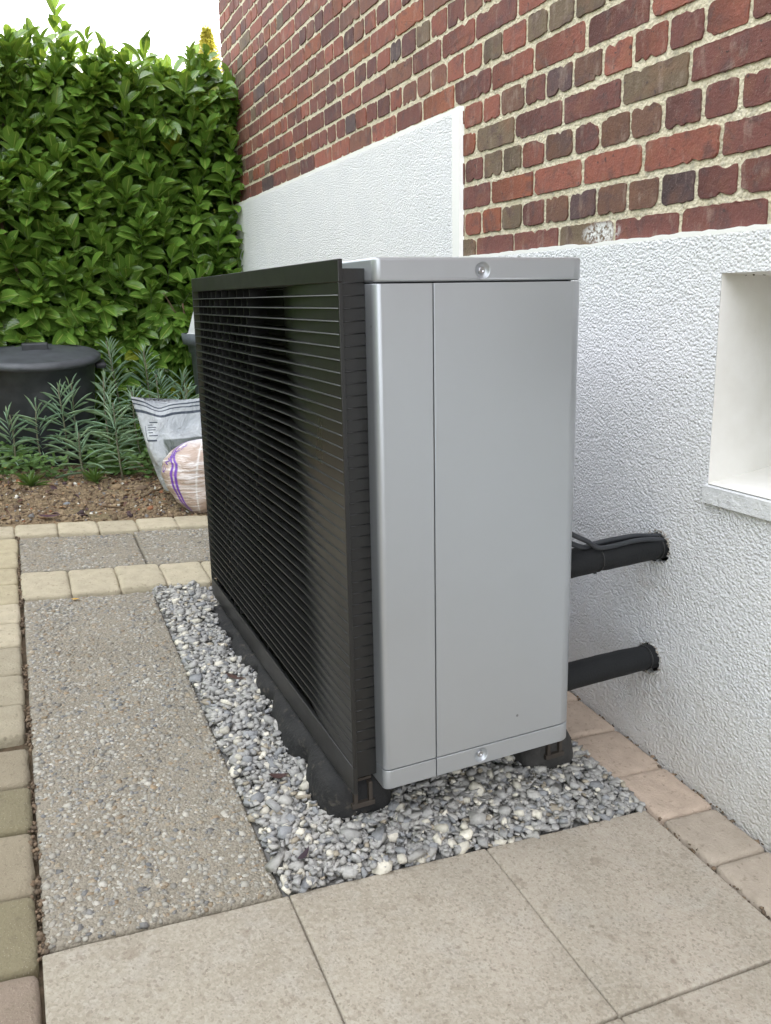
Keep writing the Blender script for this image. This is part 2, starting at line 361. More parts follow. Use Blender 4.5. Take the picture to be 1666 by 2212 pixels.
def blobs(P, size, flat, jit, lie=.35, elong=(.6, 1.), boxy=None, base=None):
    IV, IT = base if base else (globals()['IV'], globals()['IT']); nb = len(IV)
    """many irregular stones: P centres (n,3) -> V,T ; size (n,)"""
    n = len(P); V0 = np.repeat(IV[None], n, 0)
    if boxy: V0 = rot_rand(V0, n); V0 = np.sign(V0)*np.abs(V0)**boxy
    V0 = V0*(1+rng.normal(0, jit, (n, nb, 1)))+rng.normal(0, jit*.6, (n, nb, 3))
    sc = np.stack([np.ones(n), rng.uniform(elong[0], elong[1], n), rng.uniform(flat[0], flat[1], n)], -1)
    V0 = V0*(sc*size[:, None])[:, None, :]
    a = rng.uniform(0, 2*PI, n); b = rng.normal(0, lie, n); c = rng.normal(0, lie, n)
    def rot(V, ang, i, j):
        co, si = np.cos(ang)[:, None], np.sin(ang)[:, None]; A, B = V[..., i].copy(), V[..., j].copy()
        V[..., i] = A*co-B*si; V[..., j] = A*si+B*co
    rot(V0, b, 0, 2); rot(V0, c, 1, 2); rot(V0, a, 0, 1)
    V0 += P[:, None, :]
    T = (IT[None]+(np.arange(n)*nb)[:, None, None]).reshape(-1, 3)
    return V0.reshape(-1, 3), T
PAL = np.array([(.46, .44, .38), (.52, .49, .42), (.36, .34, .29), (.30, .29, .26), (.42, .35, .25), (.16, .165, .17), (.33, .25, .16), (.58, .55, .48), (.24, .24, .235), (.38, .28, .17)])
PW = np.array([.2, .13, .18, .14, .1, .05, .06, .07, .05, .02])
for o, x0, x1, y0, y1, li in aggs:
    far = y0 > 1.3; area = (x1-x0)*(y1-y0)
    n = int(area/(.0064**2)*1.0); sz_ = rng.lognormal(math.log(.0047), .38, n).clip(.002, .0105)
    px = rng.uniform(x0+.003, x1-.003, n); py = rng.uniform(y0+.003, y1-.003, n)
    m_ = np.minimum(np.minimum(px-x0, x1-px), np.minimum(py-y0, y1-py)); keep = m_ > sz_*.6+.001
    dens = np.array([noise.noise(Vector((a*7, b*7, 3))) for a, b in zip(px, py)]); keep &= (dens > -.42) | (rng.random(n) < .5)
    px, py, sz_ = px[keep], py[keep], sz_[keep]; n = len(px)
    P = np.stack([px, py, GT*px+GS*py+li-.0004+rng.uniform(-.0012, .0006, n)-.25*sz_*.5], -1)
    V, T = blobs(P, sz_, (.30, .5), .09, .12, (.5, .95))
    c = PAL[rng.choice(len(PAL), n, p=PW/PW.sum())]*rng.uniform(.62, .92, (n, 1))
    fastmesh('pebbles', V, T, MPEB, o, True, col=np.repeat(c, 12, 0))
    o.children[0]['kind'] = 'stuff'
# tumbled paving stones
PC = dict(m=(.20, .175, .105), b=(.27, .23, .16), g=(.34, .30, .215), p=(.26, .205, .155), k=(.17, .155, .12), y=(.45, .39, .26), w=(.49, .43, .31), q=(.47, .37, .29), r=(.42, .355, .285))
def paver(x0, x1, y0, y1, c, **k):
    c = np.array(PC[c])*random.uniform(.93, 1.06)
    return stone('paving_stone', x0+.0006, x1-.0006, y0+.0006, y1-.0006, MPV, pav, bev=.0052, jit=.002, col=c, round_=.014, lift=random.uniform(-.002, .004)+k.pop('lift', 0), tilt=(random.gauss(0, .008), random.gauss(0, .008)), **k)
LY = [(-.97, -.79, 'p'), (-.785, -.60, 'b'), (-.595, -.40, 'k'), (-.395, -.185, 'p'), (-.18, -.03, 'm'), (-.025, .135, 'b'), (.14, .265, 'm'), (.27, .40, 'b'), (.45, .585, 'g'), (.588, .735, 'g'), (.738, .885, 'g'), (.888, 1.03, 'w'), (1.033, 1.17, 'w'), (1.173, 1.32, 'y'), (1.323, 1.46, 'y'), (1.463, 1.60, 'y'), (1.603, 1.75, 'y')]
for y0, y1, c in LY:
    dx = random.uniform(-.003, .003); paver(-1.455+dx, -1.309+dx, y0, y1, c)
bx_ = [-1.305, -1.167, -1.025, -.884, -.745, -.60, -.46, -.32, -.17]
for i in range(len(bx_)-1): paver(bx_[i], bx_[i+1], 1.20+.006*i, 1.405, 'w', lift=.004)
fx_ = [-1.455, -1.315, -1.172, -1.031, -.890, -.742, -.60, -.46, -.32, -.17]
for i in range(len(fx_)-1): paver(fx_[i], fx_[i+1], 1.762+.008*i, 1.88+.010*i, 'w', lift=.003)
ry = [-1.29, -1.15, -1.01, -.87, -.735, -.60, -.463, -.325, -.19, -.043, .118, .26, .40, .54, .68, .82, .96, 1.10, 1.24, 1.38, 1.52, 1.66, 1.80, 1.94]
for i in range(len(ry)-1):
    paver(-.163, -.018, ry[i], ry[i+1], 'q' if ry[i] > -.2 else 'r', lift=-.002)
# crumbs of dirt and moss in the joints
n = 1500; px = np.concatenate([rng.normal(-1.305, .004, n//2), rng.normal(-.168, .006, n//4), rng.normal(-.012, .008, n-n//2-n//4)]); py = rng.uniform(-.7, 1.9, n)
ok = noise_ok = np.array([noise.noise(Vector((a*3, b*7, 1))) > -.1 for a, b in zip(px, py)]); px, py = px[ok], py[ok]; n = len(px)
P = np.stack([px, py, GT*px+GS*py-.012+rng.uniform(0, .008, n)], -1)
V, T = blobs(P, rng.uniform(.002, .006, n), (.5, .9), .2)
tag(fastmesh('joint_dirt', V, T, m_attr('joint_crumbs', .95, 90, .4), pav, False, col=np.repeat(np.array([(.15, .105, .065)])*rng.uniform(.5, 1.5, (n, 1)), 12, 0)), kind='stuff')

# ------------------------------------------------------------------ gravel
GX0, GX1, GY0, GY1 = -.9355, -.168, -.1565, 1.195
gsheet = grid('gravel_bed', GX0-.003, GX1+.004, 30, GY0-.003, GY1, 40, lambda x, y: gz(x, y)-.013, m_plain('gravel_dust', (.22, .215, .20), .95, bd=.004))
def gstones(n, zoff, smin, smax, seed):
    px = rng.uniform(GX0+.004, GX1-.004, n); py = rng.uniform(GY0+.004, GY1-.004, n)
    s = rng.lognormal(math.log(.0088), .36, n).clip(smin, smax)
    # gravel lies a little low where the housing overhangs its far end
    dip = np.where((px > -.80) & (py > .6), -.014, 0)
    P = np.stack([px, py, GT*px+GS*py+zoff+rng.uniform(-.004, .005, n)+dip], -1)
    mx = np.minimum(np.minimum(px-GX0, GX1-px), np.minimum(py-GY0, GY1-py)); k = mx > .001
    k &= ~((px > -.60) & (py > .5) & (rng.random(n) < .6))
    return P[k], s[k]
Ps, Ss = zip(gstones(5200, -.016, .006, .014, 1), gstones(6200, -.008, .006, .017, 2), gstones(5600, -.001, .005, .018, 3), gstones(3500, .000, .0035, .007, 4))
P, s_ = np.concatenate(Ps), np.concatenate(Ss); n = len(P); P[:, 2] += .009
isw = rng.random(n) < .095
s_ = np.where(isw, s_*1.08, s_)
g = rng.uniform(0, 1, (n, 1)); c = np.array([(.335, .33, .318)])*(1-g)+np.array([(.44, .425, .39)])*g
br = rng.random(n) < .06; c[br] = (.38, .33, .25); dk = rng.random(n) < .12; c[dk] = (.265, .27, .275)
c[isw] = np.array([(.66, .62, .52)])*rng.uniform(.78, 1.1, (isw.sum(), 1)); c *= rng.uniform(.85, 1.12, (n, 1))
rd = isw | (rng.random(n) < .25)
Va, Ta = blobs(P[rd], s_[rd]*.95, (.35, .62), .13, .28, (.55, .9), .62); Vb, Tb = blobs(P[~rd], s_[~rd]*1.12, (.22, .45), .20, .24, (.45, .85), None, (CV, CT))
V, T = np.concatenate([Va, Vb]), np.concatenate([Ta, Tb+len(Va)]); cc = np.concatenate([np.repeat(c[rd], 12, 0), np.repeat(c[~rd], 8, 0)])
gr = tag(fastmesh('gravel', V, T, MGRV, None, False, col=cc), 'grey slate chippings with scattered cream stones around the outdoor unit', 'gravel', kind='stuff')

# ================================================================== HOUSE
house = empty('brick_house', (3, -1.5, 0))
tag(house, 'red brick house with white textured plaster along its base', 'house')
YC, ZT = 3.69, 5.6
V = [(.012, -6, -.4), (.012, YC, -.4), (.012, YC, ZT), (.012, -6, ZT), (6, -6, -.4), (6, YC, -.4), (6, YC, ZT), (6, -6, ZT)]
bw = Mat('brick_side', rough=.9); bt = bw.node('ShaderNodeTexBrick'); bw.L(bw.obj(), bt.inputs[0]); bt.inputs['Scale'].default_value = 2.2
bt.inputs['Color1'].default_value = (.28, .07, .05, 1); bt.inputs['Color2'].default_value = (.18, .06, .05, 1); bt.inputs['Mortar'].default_value = (.5, .45, .3, 1); bw.color(bt.outputs[0])
mesh('wall', V, [(4, 5, 6, 7), (1, 2, 6, 5), (0, 4, 7, 3)], bw.m, house)
MTILE = m_plain('roof_tile', (.16, .06, .04), .8, bd=.01, ns=8)
mesh('roof', [(-.35, -6.4, 5.55), (-.35, 4.0, 5.55), (3, -6.4, 8.0), (3, 4.0, 8.0), (6.35, -6.4, 5.55), (6.35, 4.0, 5.55), (-.35, -6.4, 5.45), (-.35, 4.0, 5.45), (6.35, -6.4, 5.45), (6.35, 4, 5.45)],
     [(0, 2, 3, 1), (2, 4, 5, 3), (0, 1, 7, 6), (4, 8, 9, 5), (6, 7, 9, 8), (0, 6, 8, 4, 2), (1, 3, 5, 9, 7)], MTILE, house)
# gable-free end walls close under the eaves; mortar plane behind the bricks
ys = np.arange(-6, YC+.001, .10); ys[-1] = YC; zs = np.arange(1.10, ZT, .0735/2)
mesh('mortar', [(.0045, -6, 1.10), (.0045, YC, 1.10), (.0045, YC, ZT), (.0045, -6, ZT)], [(0, 3, 2, 1)], MM, house)
# plaster base: one outline with a niche opening and two pipe holes
def jag(cy, cz, r0, n=26, seed=0):
    rd = random.Random(seed); return [(cy+(r0+rd.uniform(-.0022, .0045))*math.cos(2*PI*k/n), cz+(r0+rd.uniform(-.0022, .0045))*math.sin(2*PI*k/n)) for k in range(n)]
NY0, NY1, NZ0, NZ1 = -.78, -.108, .654, 1.066
H1, H2 = (.020, .489, .033), (.030, .226, .033)
loops = [[(-6, -.35), (YC-.004, -.35), (YC-.004, 1.566), (.905, 1.566), (.905, 1.147), (-6, 1.147)],
         [(NY0, NZ0), (NY1, NZ0), (NY1, NZ1), (NY0, NZ1)], jag(*H1, seed=3), jag(*H2, seed=8)]
def edge_rough(lp):   # hand-trowelled upper edge
    res = []
    for i, (a, b) in enumerate(lp):
        res.append((a, b)); a2, b2 = lp[(i+1) % len(lp)]
        if abs(b-b2) < 1e-6 and b > 1 and abs(a-a2) > 1:
            n = int(abs(a-a2)/.018); res += [(a+(a2-a)*k/n, b+noise.noise(Vector((k*.9, b*9, 0)))*.0035+noise.noise(Vector((k*.13, b*7, 4)))*.004) for k in range(1, n)]
    return res
loops[0] = edge_rough(loops[0])
cu = bpy.data.curves.new('plaster', 'CURVE'); cu.dimensions = '2D'; cu.fill_mode = 'BOTH'; cu.extrude = .0085
for lp in loops:
    sp = cu.splines.new('POLY'); sp.points.add(len(lp)-1); sp.use_cyclic_u = True
    for q, (a, b) in zip(sp.points, lp): q.co = (a, b, 0, 1)
to = bpy.data.objects.new('tmp', cu); C.objects.link(to); bpy.context.view_layer.update()
me = bpy.data.meshes.new_from_object(to.evaluated_get(bpy.context.evaluated_depsgraph_get())); bpy.data.objects.remove(to)
for v in me.vertices: y_, z_, d_ = v.co; v.co = (-.004-d_, y_, z_)
me.flip_normals() if False else None
me.materials.clear(); pl = link('plaster', me, MP, house)
# niche: reveals, sloping sill, window
mesh('niche_reveal', [(-.0124, NY1-.0008, NZ0), (.24, NY1-.004, NZ0+.028), (.24, NY1-.004, NZ1-.012), (-.0124, NY1-.0008, NZ1), (-.0124, NY0, NZ0), (.24, NY0, NZ0+.028), (.24, NY0, NZ1-.012), (-.0124, NY0, NZ1)],
     [(0, 1, 2, 3), (3, 2, 6, 7), (4, 7, 6, 5)], MS, house)
M = Mat('weathered_sill', rough=.9); c = M.mix(M.mr(M.noise(22, 5), .4, .65), (.70, .71, .71), (.58, .59, .60)); c = M.mix(M.mr(M.noise(9, 4), .62, .68, 0, .5), c, (.30, .29, .27)); M.color(c); M.bump(M.noise(40, 5, .7), .006); MSILL = M.m
sill = mesh('sill', [(-.021, NY0, NZ0-.034), (-.021, NY1+.005, NZ0-.034), (-.0205, NY1+.006, NZ0), (-.0205, NY0, NZ0), (.25, NY1-.004, NZ0+.030), (.25, NY0, NZ0+.030), (-.010, NY0, NZ0-.034), (-.010, NY1+.005, NZ0-.034)],
     [(0, 3, 2, 1), (3, 5, 4, 2), (0, 1, 7, 6), (1, 2, 4, 7)], MSILL, house)
mesh('sill_top', [(-.012, NY1, NZ0+.0035), (.238, NY1-.004, NZ0+.0325), (.238, NY0, NZ0+.0325), (-.012, NY0, NZ0+.0035)], [(0, 3, 2, 1)], MS, house)
win = box('window', .232, .262, NY0, NY1, NZ0+.02, NZ1, m_plain('white_upvc', (.7, .7, .68), .4), house)
MGL = Mat('window_glass', (.03, .035, .04), .05); box('pane', .229, .2315, NY0+.06, NY1-.06, NZ0+.08, NZ1-.06, MGL.m, win)
# hole sleeves
for i, (cy, cz, rr) in enumerate((H1, H2)):
    n = 26; V = []; T = []
    for k in range(n):
        a = 2*PI*k/n; rj = rr+.006
        V += [(-.003, cy+rj*math.cos(a), cz+rj*math.sin(a)), (.16, cy+rj*math.cos(a), cz+rj*math.sin(a))]
    for k in range(n): k2 = (k+1) % n; T.append((2*k, 2*k2, 2*k2+1, 2*k+1))
    T.append(tuple(2*k+1 for k in range(n))); mesh('pipe_hole', V, T, m_plain('hole_dark', (.10, .09, .08), .95), house, False)  # sleeve coloured dark to stand in for the shade inside the hole
    m_ = 150; aa = rng.uniform(0, 2*PI, m_); aa = np.where(rng.random(m_) < .55, rng.normal(PI*.68 if i == 0 else -PI*.35, .35, m_), aa)
    rr_ = rr+rng.uniform(-.001, .007, m_); P = np.stack([np.full(m_, -.0125)+rng.uniform(-.002, .001, m_), cy+rr_*np.cos(aa), cz+rr_*np.sin(aa)], -1)
    V, T = blobs(P, rng.uniform(.0008, .0030, m_), (.5, 1), .25, 1.5)
    g_ = rng.random((m_, 1)); cc = np.where(g_ < .5, np.array([[.52, .51, .48]]), np.array([[.30, .27, .23]]))
    tag(fastmesh('broken_plaster', V, T, m_attr('plaster_crumbs', .95, 90, .3), house, False, col=np.repeat(cc, 12, 0)), kind='stuff')
# bricks ---------------------------------------------------------
def proj(p):
    d = Vector(p)-CP; w = d.dot(F)
    if w < .05: return None
    return (833+1769.9*d.dot(Rr)/w, 1025.9-1769.9*d.dot(Ur)/w, w)
BC = [((.26, .082, .054), .36), ((.175, .060, .046), .28), ((.11, .042, .038), .12), ((.27, .085, .042), .07), ((.20, .085, .058), .07), ((.145, .105, .066), .07), ((.085, .058, .058), .035)]
def brickcol():
    t = random.random()*sum(w for _, w in BC)
    for c_, w in BC:
        t -= w
        if t <= 0: break
    return np.array(c_)*random.uniform(.85, 1.15)
KC = dict(r=(.265, .085, .055), m=(.165, .058, .046), p=(.085, .050, .050), o=(.155, .112, .068), b=(.15, .075, .048), x=(.28, .085, .042))
ROWC = {0: 'ommommm', 1: 'rxombpbbpmmm', 2: 'mxrrrm', 3: 'moorbmbbmmm', 4: 'xommom', 5: 'rrbmpbrrmrm', 6: 'mrrmrr', 7: 'rorooommrr', 8: 'rmromr'}
ROW0, PIT = 1.1265, .0735
bricks = []
for k in range(0, 61):
    z0 = ROW0+k*PIT; z1 = z0+PIT; head = k % 2 == 1; p = .1022 if head else .2044
    ph = (.798 if head else .833)+(0 if head else (.0 if k % 4 == 0 else -.075))
    if not head and k % 4 == 2: ph = .752
    j0 = int((-6-ph)/p)+1; y = ph+j0*p; edges = [ph+j*p+random.gauss(0, .004) for j in range(j0, int((YC-ph)/p)+1)]
    edges = [e for e in edges if e < YC-.045]+[YC+.004]
    for a, b in zip(edges[:-1], edges[1:]):
        if z1 < 1.567 and a > .93: continue
        if b > .93 and z1 < 1.567: b = min(b, .93)
        if k == 0 and False: pass
        q = proj((0, (a+b)/2, (z0+z1)/2)); vis = False; area = 0
        if q and -60 < q[0] < 1730 and -140 < q[1] < 2300:
            qa, qb = proj((0, a, z0)), proj((0, b, z0)); 
            if qa and qb: area = abs(qa[0]-qb[0])*PIT*1770/q[2]; vis = True
        bricks.append((area, vis, a, b, z0, z1, k))
bricks.sort(key=lambda t: -t[0])
def brick_mesh(a, b, z0, z1, npts=22, hi=True):
    j = .0052; ya, yb = a+j+random.gauss(0, .001), b-j+random.gauss(0, .001); za, zb = z0+.0062+random.gauss(0, .0012), z1-.0062+random.gauss(0, .0012)
    if b >= YC: yb = YC+.004+random.uniform(-.002, .002)
    w, h = yb-ya, zb-za; cy, cz = (ya+yb)/2, (za+zb)/2
    rad = [random.uniform(.004, .014) for _ in range(4)]
    if hi and random.random() < .35: rad[random.randrange(4)] = random.uniform(.014, .024)
    pts = []
    cs = [(1, 1), (-1, 1), (-1, -1), (1, -1)]
    seed = random.random()*99
    for ci, (sx, sy) in enumerate(cs):
        rr = min(rad[ci], w*.4, h*.4); ox, oy = sx*(w/2-rr), sy*(h/2-rr); a0 = [0, PI/2, PI, 1.5*PI][ci]
        ns = 4 if hi else 2
        for t in range(ns): an = a0+PI/2*t/(ns-1); pts.append((ox+rr*math.cos(an), oy+rr*math.sin(an)))
        # along the next side
        if hi:
            nx_, ny_ = cs[(ci+1) % 4]; r2 = min(rad[(ci+1) % 4], w*.4, h*.4)
            e0 = pts[-1]; e1 = (nx_*(w/2-r2), ny_*(h/2)) if ci in (0, 2) else (nx_*(w/2), ny_*(h/2-r2))
            m_ = max(2, int((w if ci in (0, 2) else h)/.009))
            for t in range(1, m_): pts.append((e0[0]+(e1[0]-e0[0])*t/m_, e0[1]+(e1[1]-e0[1])*t/m_))
    if hi:
        bite = [(random.uniform(-w/2, w/2), random.choice((-h/2, h/2)), random.uniform(.004, .010)) for _ in range(random.choice((0, 1, 1, 2, 3)))]
        q = []
        for (x, y) in pts:
            L = math.hypot(x/w, y/h)+1e-6; k = noise.noise(Vector((x*90+seed, y*90, seed)))*.0024+noise.noise(Vector((x*260+seed, y*260, seed)))*.0016-.0004
            for bx, by, br in bite: 
                d = math.hypot(x-bx, y-by)
                if d < br*1.7: k -= br*(1-d/(br*1.7))
            n_ = Vector((x/w**1, y/h**1)).normalized(); q.append((x+n_.x*k, y+n_.y*k))
        pts = q
    n = len(pts); x0 = .0048; x1 = .0012+random.uniform(-.0014, .0010); V = []
    tl, tt = random.gauss(0, .008), random.gauss(0, .012)
    for s, xx in ((1, x0), (1, x1+.0010), (.0, x1)):
        for (x, y) in pts:
            if s: V.append((xx, cy+x, cz+y))
            else: V.append((xx+tl*x+tt*y+noise.noise(Vector((x*90, y*90, seed)))*.0012, cy+x-math.copysign(min(.0009, abs(x)), x), cz+y-math.copysign(min(.0009, abs(y)), y)))
    T = []
    for lv in range(2):
        for i in range(n): i2 = (i+1) % n; T.append((lv*n+i, (lv+1)*n+i, (lv+1)*n+i2, lv*n+i2))
    T.append(tuple(range(3*n-1, 2*n-1, -1)))
    return V, T
NV, NT, NC = [], [], []; FV, FT, FC = [], [], []
for i, (area, vis, a, b, z0, z1, k) in enumerate(bricks):
    c_ = brickcol(); rc = ROWC.get(k)
    if rc and vis:
        q = int((.93-(a+b)/2)/(.1022 if k % 2 else .2044)+(.0 if k % 2 else .35))
        if (a+b)/2 < .93 and 0 <= q < len(rc): c_ = np.array(KC[rc[q]])*random.uniform(.92, 1.08)
    if z0 < 1.15 and a < .33 < b: c_ = np.array(KC['o'])
    if i < 300 and vis:
        V, T = brick_mesh(a, b, z0, z1); cc = np.tile(c_, (len(V), 1))
        if random.random() < .3: # kiln-marked end
            g_ = np.array([v[1] for v in V]); t = ((g_-a)/(b-a))[:, None]; cc = cc*(1-t*.45)
        mesh('brick', V, T, MB_, house, False, col=cc)
    else:
        tgt = (NV, NT, NC) if vis else (FV, FT, FC)
        V, T = brick_mesh(a, b, z0, z1, hi=vis); k0 = len(tgt[0]); tgt[0].extend(V); tgt[1].extend(tuple(q+k0 for q in t) for t in T); tgt[2].extend([c_]*len(V))
tag(mesh('bricks', NV, NT, MB_, house, False, col=np.array(NC)), kind='stuff')
tag(mesh('bricks', FV, FT, MB_, house, False, col=np.array(FC)), kind='stuff')
m_ = 40; P = np.stack([rng.uniform(-.004, .06, m_), rng.uniform(-.75, -.13, m_), NZ1-.004-rng.uniform(0, .004, m_)], -1)
V, T = blobs(P, rng.uniform(.0015, .0045, m_), (.4, .8), .25, .6); tag(fastmesh('cobweb_dirt', V, T, m_plain('brown_dirt', (.12, .085, .055), .95), house), kind='stuff')
# ================================================================== OUTDOOR UNIT
UK, UO = .95, Vector((-.0624, -.0651, .0517))
def U(v): return [tuple(Vector(p)*UK+UO) for p in v]
unit = empty('outdoor_unit', U([(-.46, .6, .1)])[0])
tag(unit, 'silver heat pump outdoor unit with black louvred front panel', 'heat pump')
def umesh(name, V, T, m, parent=unit, smooth=False, bev=0, ang=.5):
    o = mesh(name, U(V), T, m, None, smooth)
    if bev: bevel(o.data, bev, 2, ang)
    o.parent = parent
    if parent is unit: o.matrix_parent_inverse = Matrix.Translation(-Vector(unit.location))
    if smooth == 'flatish': pass
    return o
def prism(pts, z0, z1):
    n = len(pts); V = [(x, y, z0) for x, y in pts]+[(x, y, z1) for x, y in pts]
    return V, [tuple(range(n-1, -1, -1)), tuple(range(n, 2*n))]+[(i, (i+1) % n, n+(i+1) % n, n+i) for i in range(n)]
def arc(cx, cy, r_, a0, a1, n=8): return [(cx+r_*math.cos(a0+(a1-a0)*i/n), cy+r_*math.sin(a0+(a1-a0)*i/n)) for i in range(n+1)]
X0, X1, Y1 = -.683, -.2435, 1.205; XS = -.5705; RF, RB = .013, .030
def left_poly(): return arc(X0+RF, RF, RF, PI, 1.5*PI, 6)+[(XS-.0011, 0), (XS-.0011, Y1)]+arc(X0+RF, Y1-RF, RF, PI/2, PI, 6)
def right_poly(): return [(XS+.0011, 0)]+arc(X1-RB, RB, RB, -PI/2, 0, 10)+arc(X1-RB, Y1-RB, RB, 0, PI/2, 10)+[(XS+.0011, Y1)]
def full_poly(): return arc(X0+RF, RF, RF, PI, 1.5*PI, 6)+arc(X1-RB, RB, RB, -PI/2, 0, 10)+arc(X1-RB, Y1-RB, RB, 0, PI/2, 10)+arc(X0+RF, Y1-RF, RF, PI/2, PI, 6)
def flatten(me):
    for p_ in me.polygons: p_.use_smooth = max(abs(q) for q in p_.normal) < .9999
def bprism(name, poly, z0, z1, m, bv, parent=unit):
    V, T = prism(poly, z0, z1); o = umesh(name, V, T, m, parent)
    me = o.data; bm = bmesh.new(); bm.from_mesh(me)
    es = [e for e in bm.edges if len(e.link_faces) == 2 and e.calc_face_angle() > 1.2]
    bmesh.ops.bevel(bm, geom=es, offset=bv, segments=3, affect='EDGES', profile=.5); bm.to_mesh(me); bm.free()
    for p_ in me.polygons: p_.use_smooth = True
    flatten(me); return o
core = umesh('chassis', *prism([(X0+.004, .010), (X1-.034, .010), (X1-.006, .04), (X1-.006, Y1-.04), (X0+.004, Y1-.004)], .106, 1.09), MDARK)
cap = bprism('top_cover', full_poly(), 1.0590, 1.1, MSI, .0045)
mid_l = bprism('corner_panel', left_poly(), .1415, 1.0565, MSI, .0011)
mid_r = bprism('side_panel', right_poly(), .1415, 1.0565, MSI, .0011)
bot_l = bprism('base_rail', left_poly(), .1005, .1395, MSI, .0011)
bot_r = bprism('base_rail', right_poly(), .1005, .1395, MSI, .0011)
def dish(target, sx, sz_, r0=.0150):
    cu_ = U([(sx, -.001, sz_)])[0]; bm = bmesh.new()
    bmesh.ops.create_cone(bm, cap_ends=True, segments=40, radius1=r0*UK, radius2=r0*UK, depth=.016)
    bmesh.ops.rotate(bm, verts=bm.verts, cent=(0, 0, 0), matrix=Matrix.Rotation(PI/2, 3, 'X')); bmesh.ops.translate(bm, verts=bm.verts, vec=cu_)
    me_ = bpy.data.meshes.new('cut'); bm.to_mesh(me_); bm.free(); co = bpy.data.objects.new('cut', me_); C.objects.link(co)
    md = target.modifiers.new('b', 'BOOLEAN'); md.operation = 'DIFFERENCE'; md.object = co; md.solver = 'EXACT'
    bpy.context.view_layer.update(); dg = bpy.context.evaluated_depsgraph_get()
    nm = bpy.data.meshes.new_from_object(target.evaluated_get(dg)); target.modifiers.clear(); target.data = nm; flatten(nm); bpy.data.objects.remove(co)
    # pressed dish then screw
    V, T = [], []; seg = 40; prof = [(r0*1.10, -.0004), (r0*1.0, -.0006), (r0*.93, .0012), (r0*.75, .0042), (r0*.5, .0060), (.0001, .0064)]
    for rr, d in prof:
        for k in range(seg): a = 2*PI*k/seg; V.append((sx+rr*math.cos(a), d, sz_+rr*math.sin(a)))
    for i in range(len(prof)-1):
        for k in range(seg): k2 = (k+1) % seg; T.append((i*seg+k, i*seg+k2, (i+1)*seg+k2, (i+1)*seg+k))
    umesh('screw_recess', V, T, MSI, target, True)
    V, T = [], []; prof = [(.0063, .006), (.0063, .0030), (.0056, .0022), (.0030, .0020), (.0026, .0032), (.0001, .0034)]
    for rr, d in prof:
        for k in range(seg): a = 2*PI*k/seg; V.append((sx+rr*math.cos(a), d, sz_+rr*math.sin(a)))
    for i in range(len(prof)-1):
        for k in range(seg): k2 = (k+1) % seg; T.append((i*seg+k, i*seg+k2, (i+1)*seg+k2, (i+1)*seg+k))
    umesh('screw', V, T, m_plain('screw_steel', (.55, .55, .56), .3, .9), target, True)
dish(cap, -.471, 1.0775); dish(bot_r, -.4685, .1210)
# black front panel
GX, GB, GTZ, GY = -.7475, .1090, 1.0978, 1.2157
panel = umesh('front_panel', boxv(GX, GX+.0085, 0, GY, 1.0600, GTZ)+boxv(GX, GX+.0085, 0, GY, GB, .1650)+boxv(GX, GX+.0085, 0, .0042, .1652, 1.0598)+boxv(GX, GX+.0085, GY-.0042, GY, .1652, 1.0598),
              [tuple(i+8*k for i in q) for k in range(4) for q in BF], MBK)
bevel(panel.data, .0012)
D = .046; YB0, YB1 = .458, 1.155
def depth(y):
    if y < YB0: t = max(0, (y-.012)/(YB0-.012)); return .0006+D*min(1, t)**2.7
    if y > YB1: t = max(0, (GY-.004-y)/(GY-.004-YB1)); return .0006+D*math.sin(PI/2*t)**1.2
    return D
# curved inner skins that run into the panel at each end
def skin(ya, yb, n):
    V, T = [], []
    for i in range(n+1):
        y = ya+(yb-ya)*i/n; x = GX+.0012+depth(y); V += [(x, y, .1655), (x, y, 1.0595)]
    for i in range(n): T.append((2*i, 2*i+1, 2*i+3, 2*i+2))
    return umesh('grille_skin', V, T, MBK, unit, True)
skin(.0042, YB0, 30); skin(YB1, GY-.0042, 12)
umesh('black_backing', [(GX+.062, .3, .17), (GX+.062, GY-.01, .17), (GX+.062, GY-.01, 1.055), (GX+.062, .3, 1.055)], [(0, 3, 2, 1)], MDARK)  # plain black sheet stands in for the shaded fan cavity
mesh_y = [.0045+(GY-.009)*i/46 for i in range(47)]; NS = 40
for k in range(NS):
    z = 1.0385-k*.02165; V, T = [], []
    for y in mesh_y:
        d = depth(y)+.0012; x = GX-.0003
        th = .0022 if .02 < y < GY-.01 else .0016
        V += [(x, y, z-th/2), (x, y, z-th*.1), (x+.0009, y, z+th*.62), (x+d+.0015, y, z+th*.5+.0008), (x+d+.0015, y, z-th*.35+.0008)]
    for i in range(len(mesh_y)-1):
        o_ = 5*i
        for q in range(5): q2 = (q+1) % 5; T.append((o_+q, o_+q2, o_+5+q2, o_+5+q))
    umesh('slat', V, T, MBK)
# upright fins between the slats (staggered)
VN, TN = [], []; fin_y = [.60+.066*i for i in range(9)]
for k in range(NS+1):
    zt = 1.0600 if k == 0 else 1.0385-(k-1)*.02165; zb_ = .165 if k == NS else 1.0385-k*.02165
    for i, y in enumerate(fin_y):
        y += (0, .024, .006, .035)[k % 4]
        if y > YB1+.03: continue
        b0 = len(VN); d0 = GX+.009+.004*math.sin(i*1.0); VN += boxv(d0, GX+D+.004, y-.0015, y+.0015, zb_+.0012, zt-.0012); TN += [tuple(q+b0 for q in t) for t in BF]
umesh('fins', VN, TN, MBK)['kind'] = 'stuff'
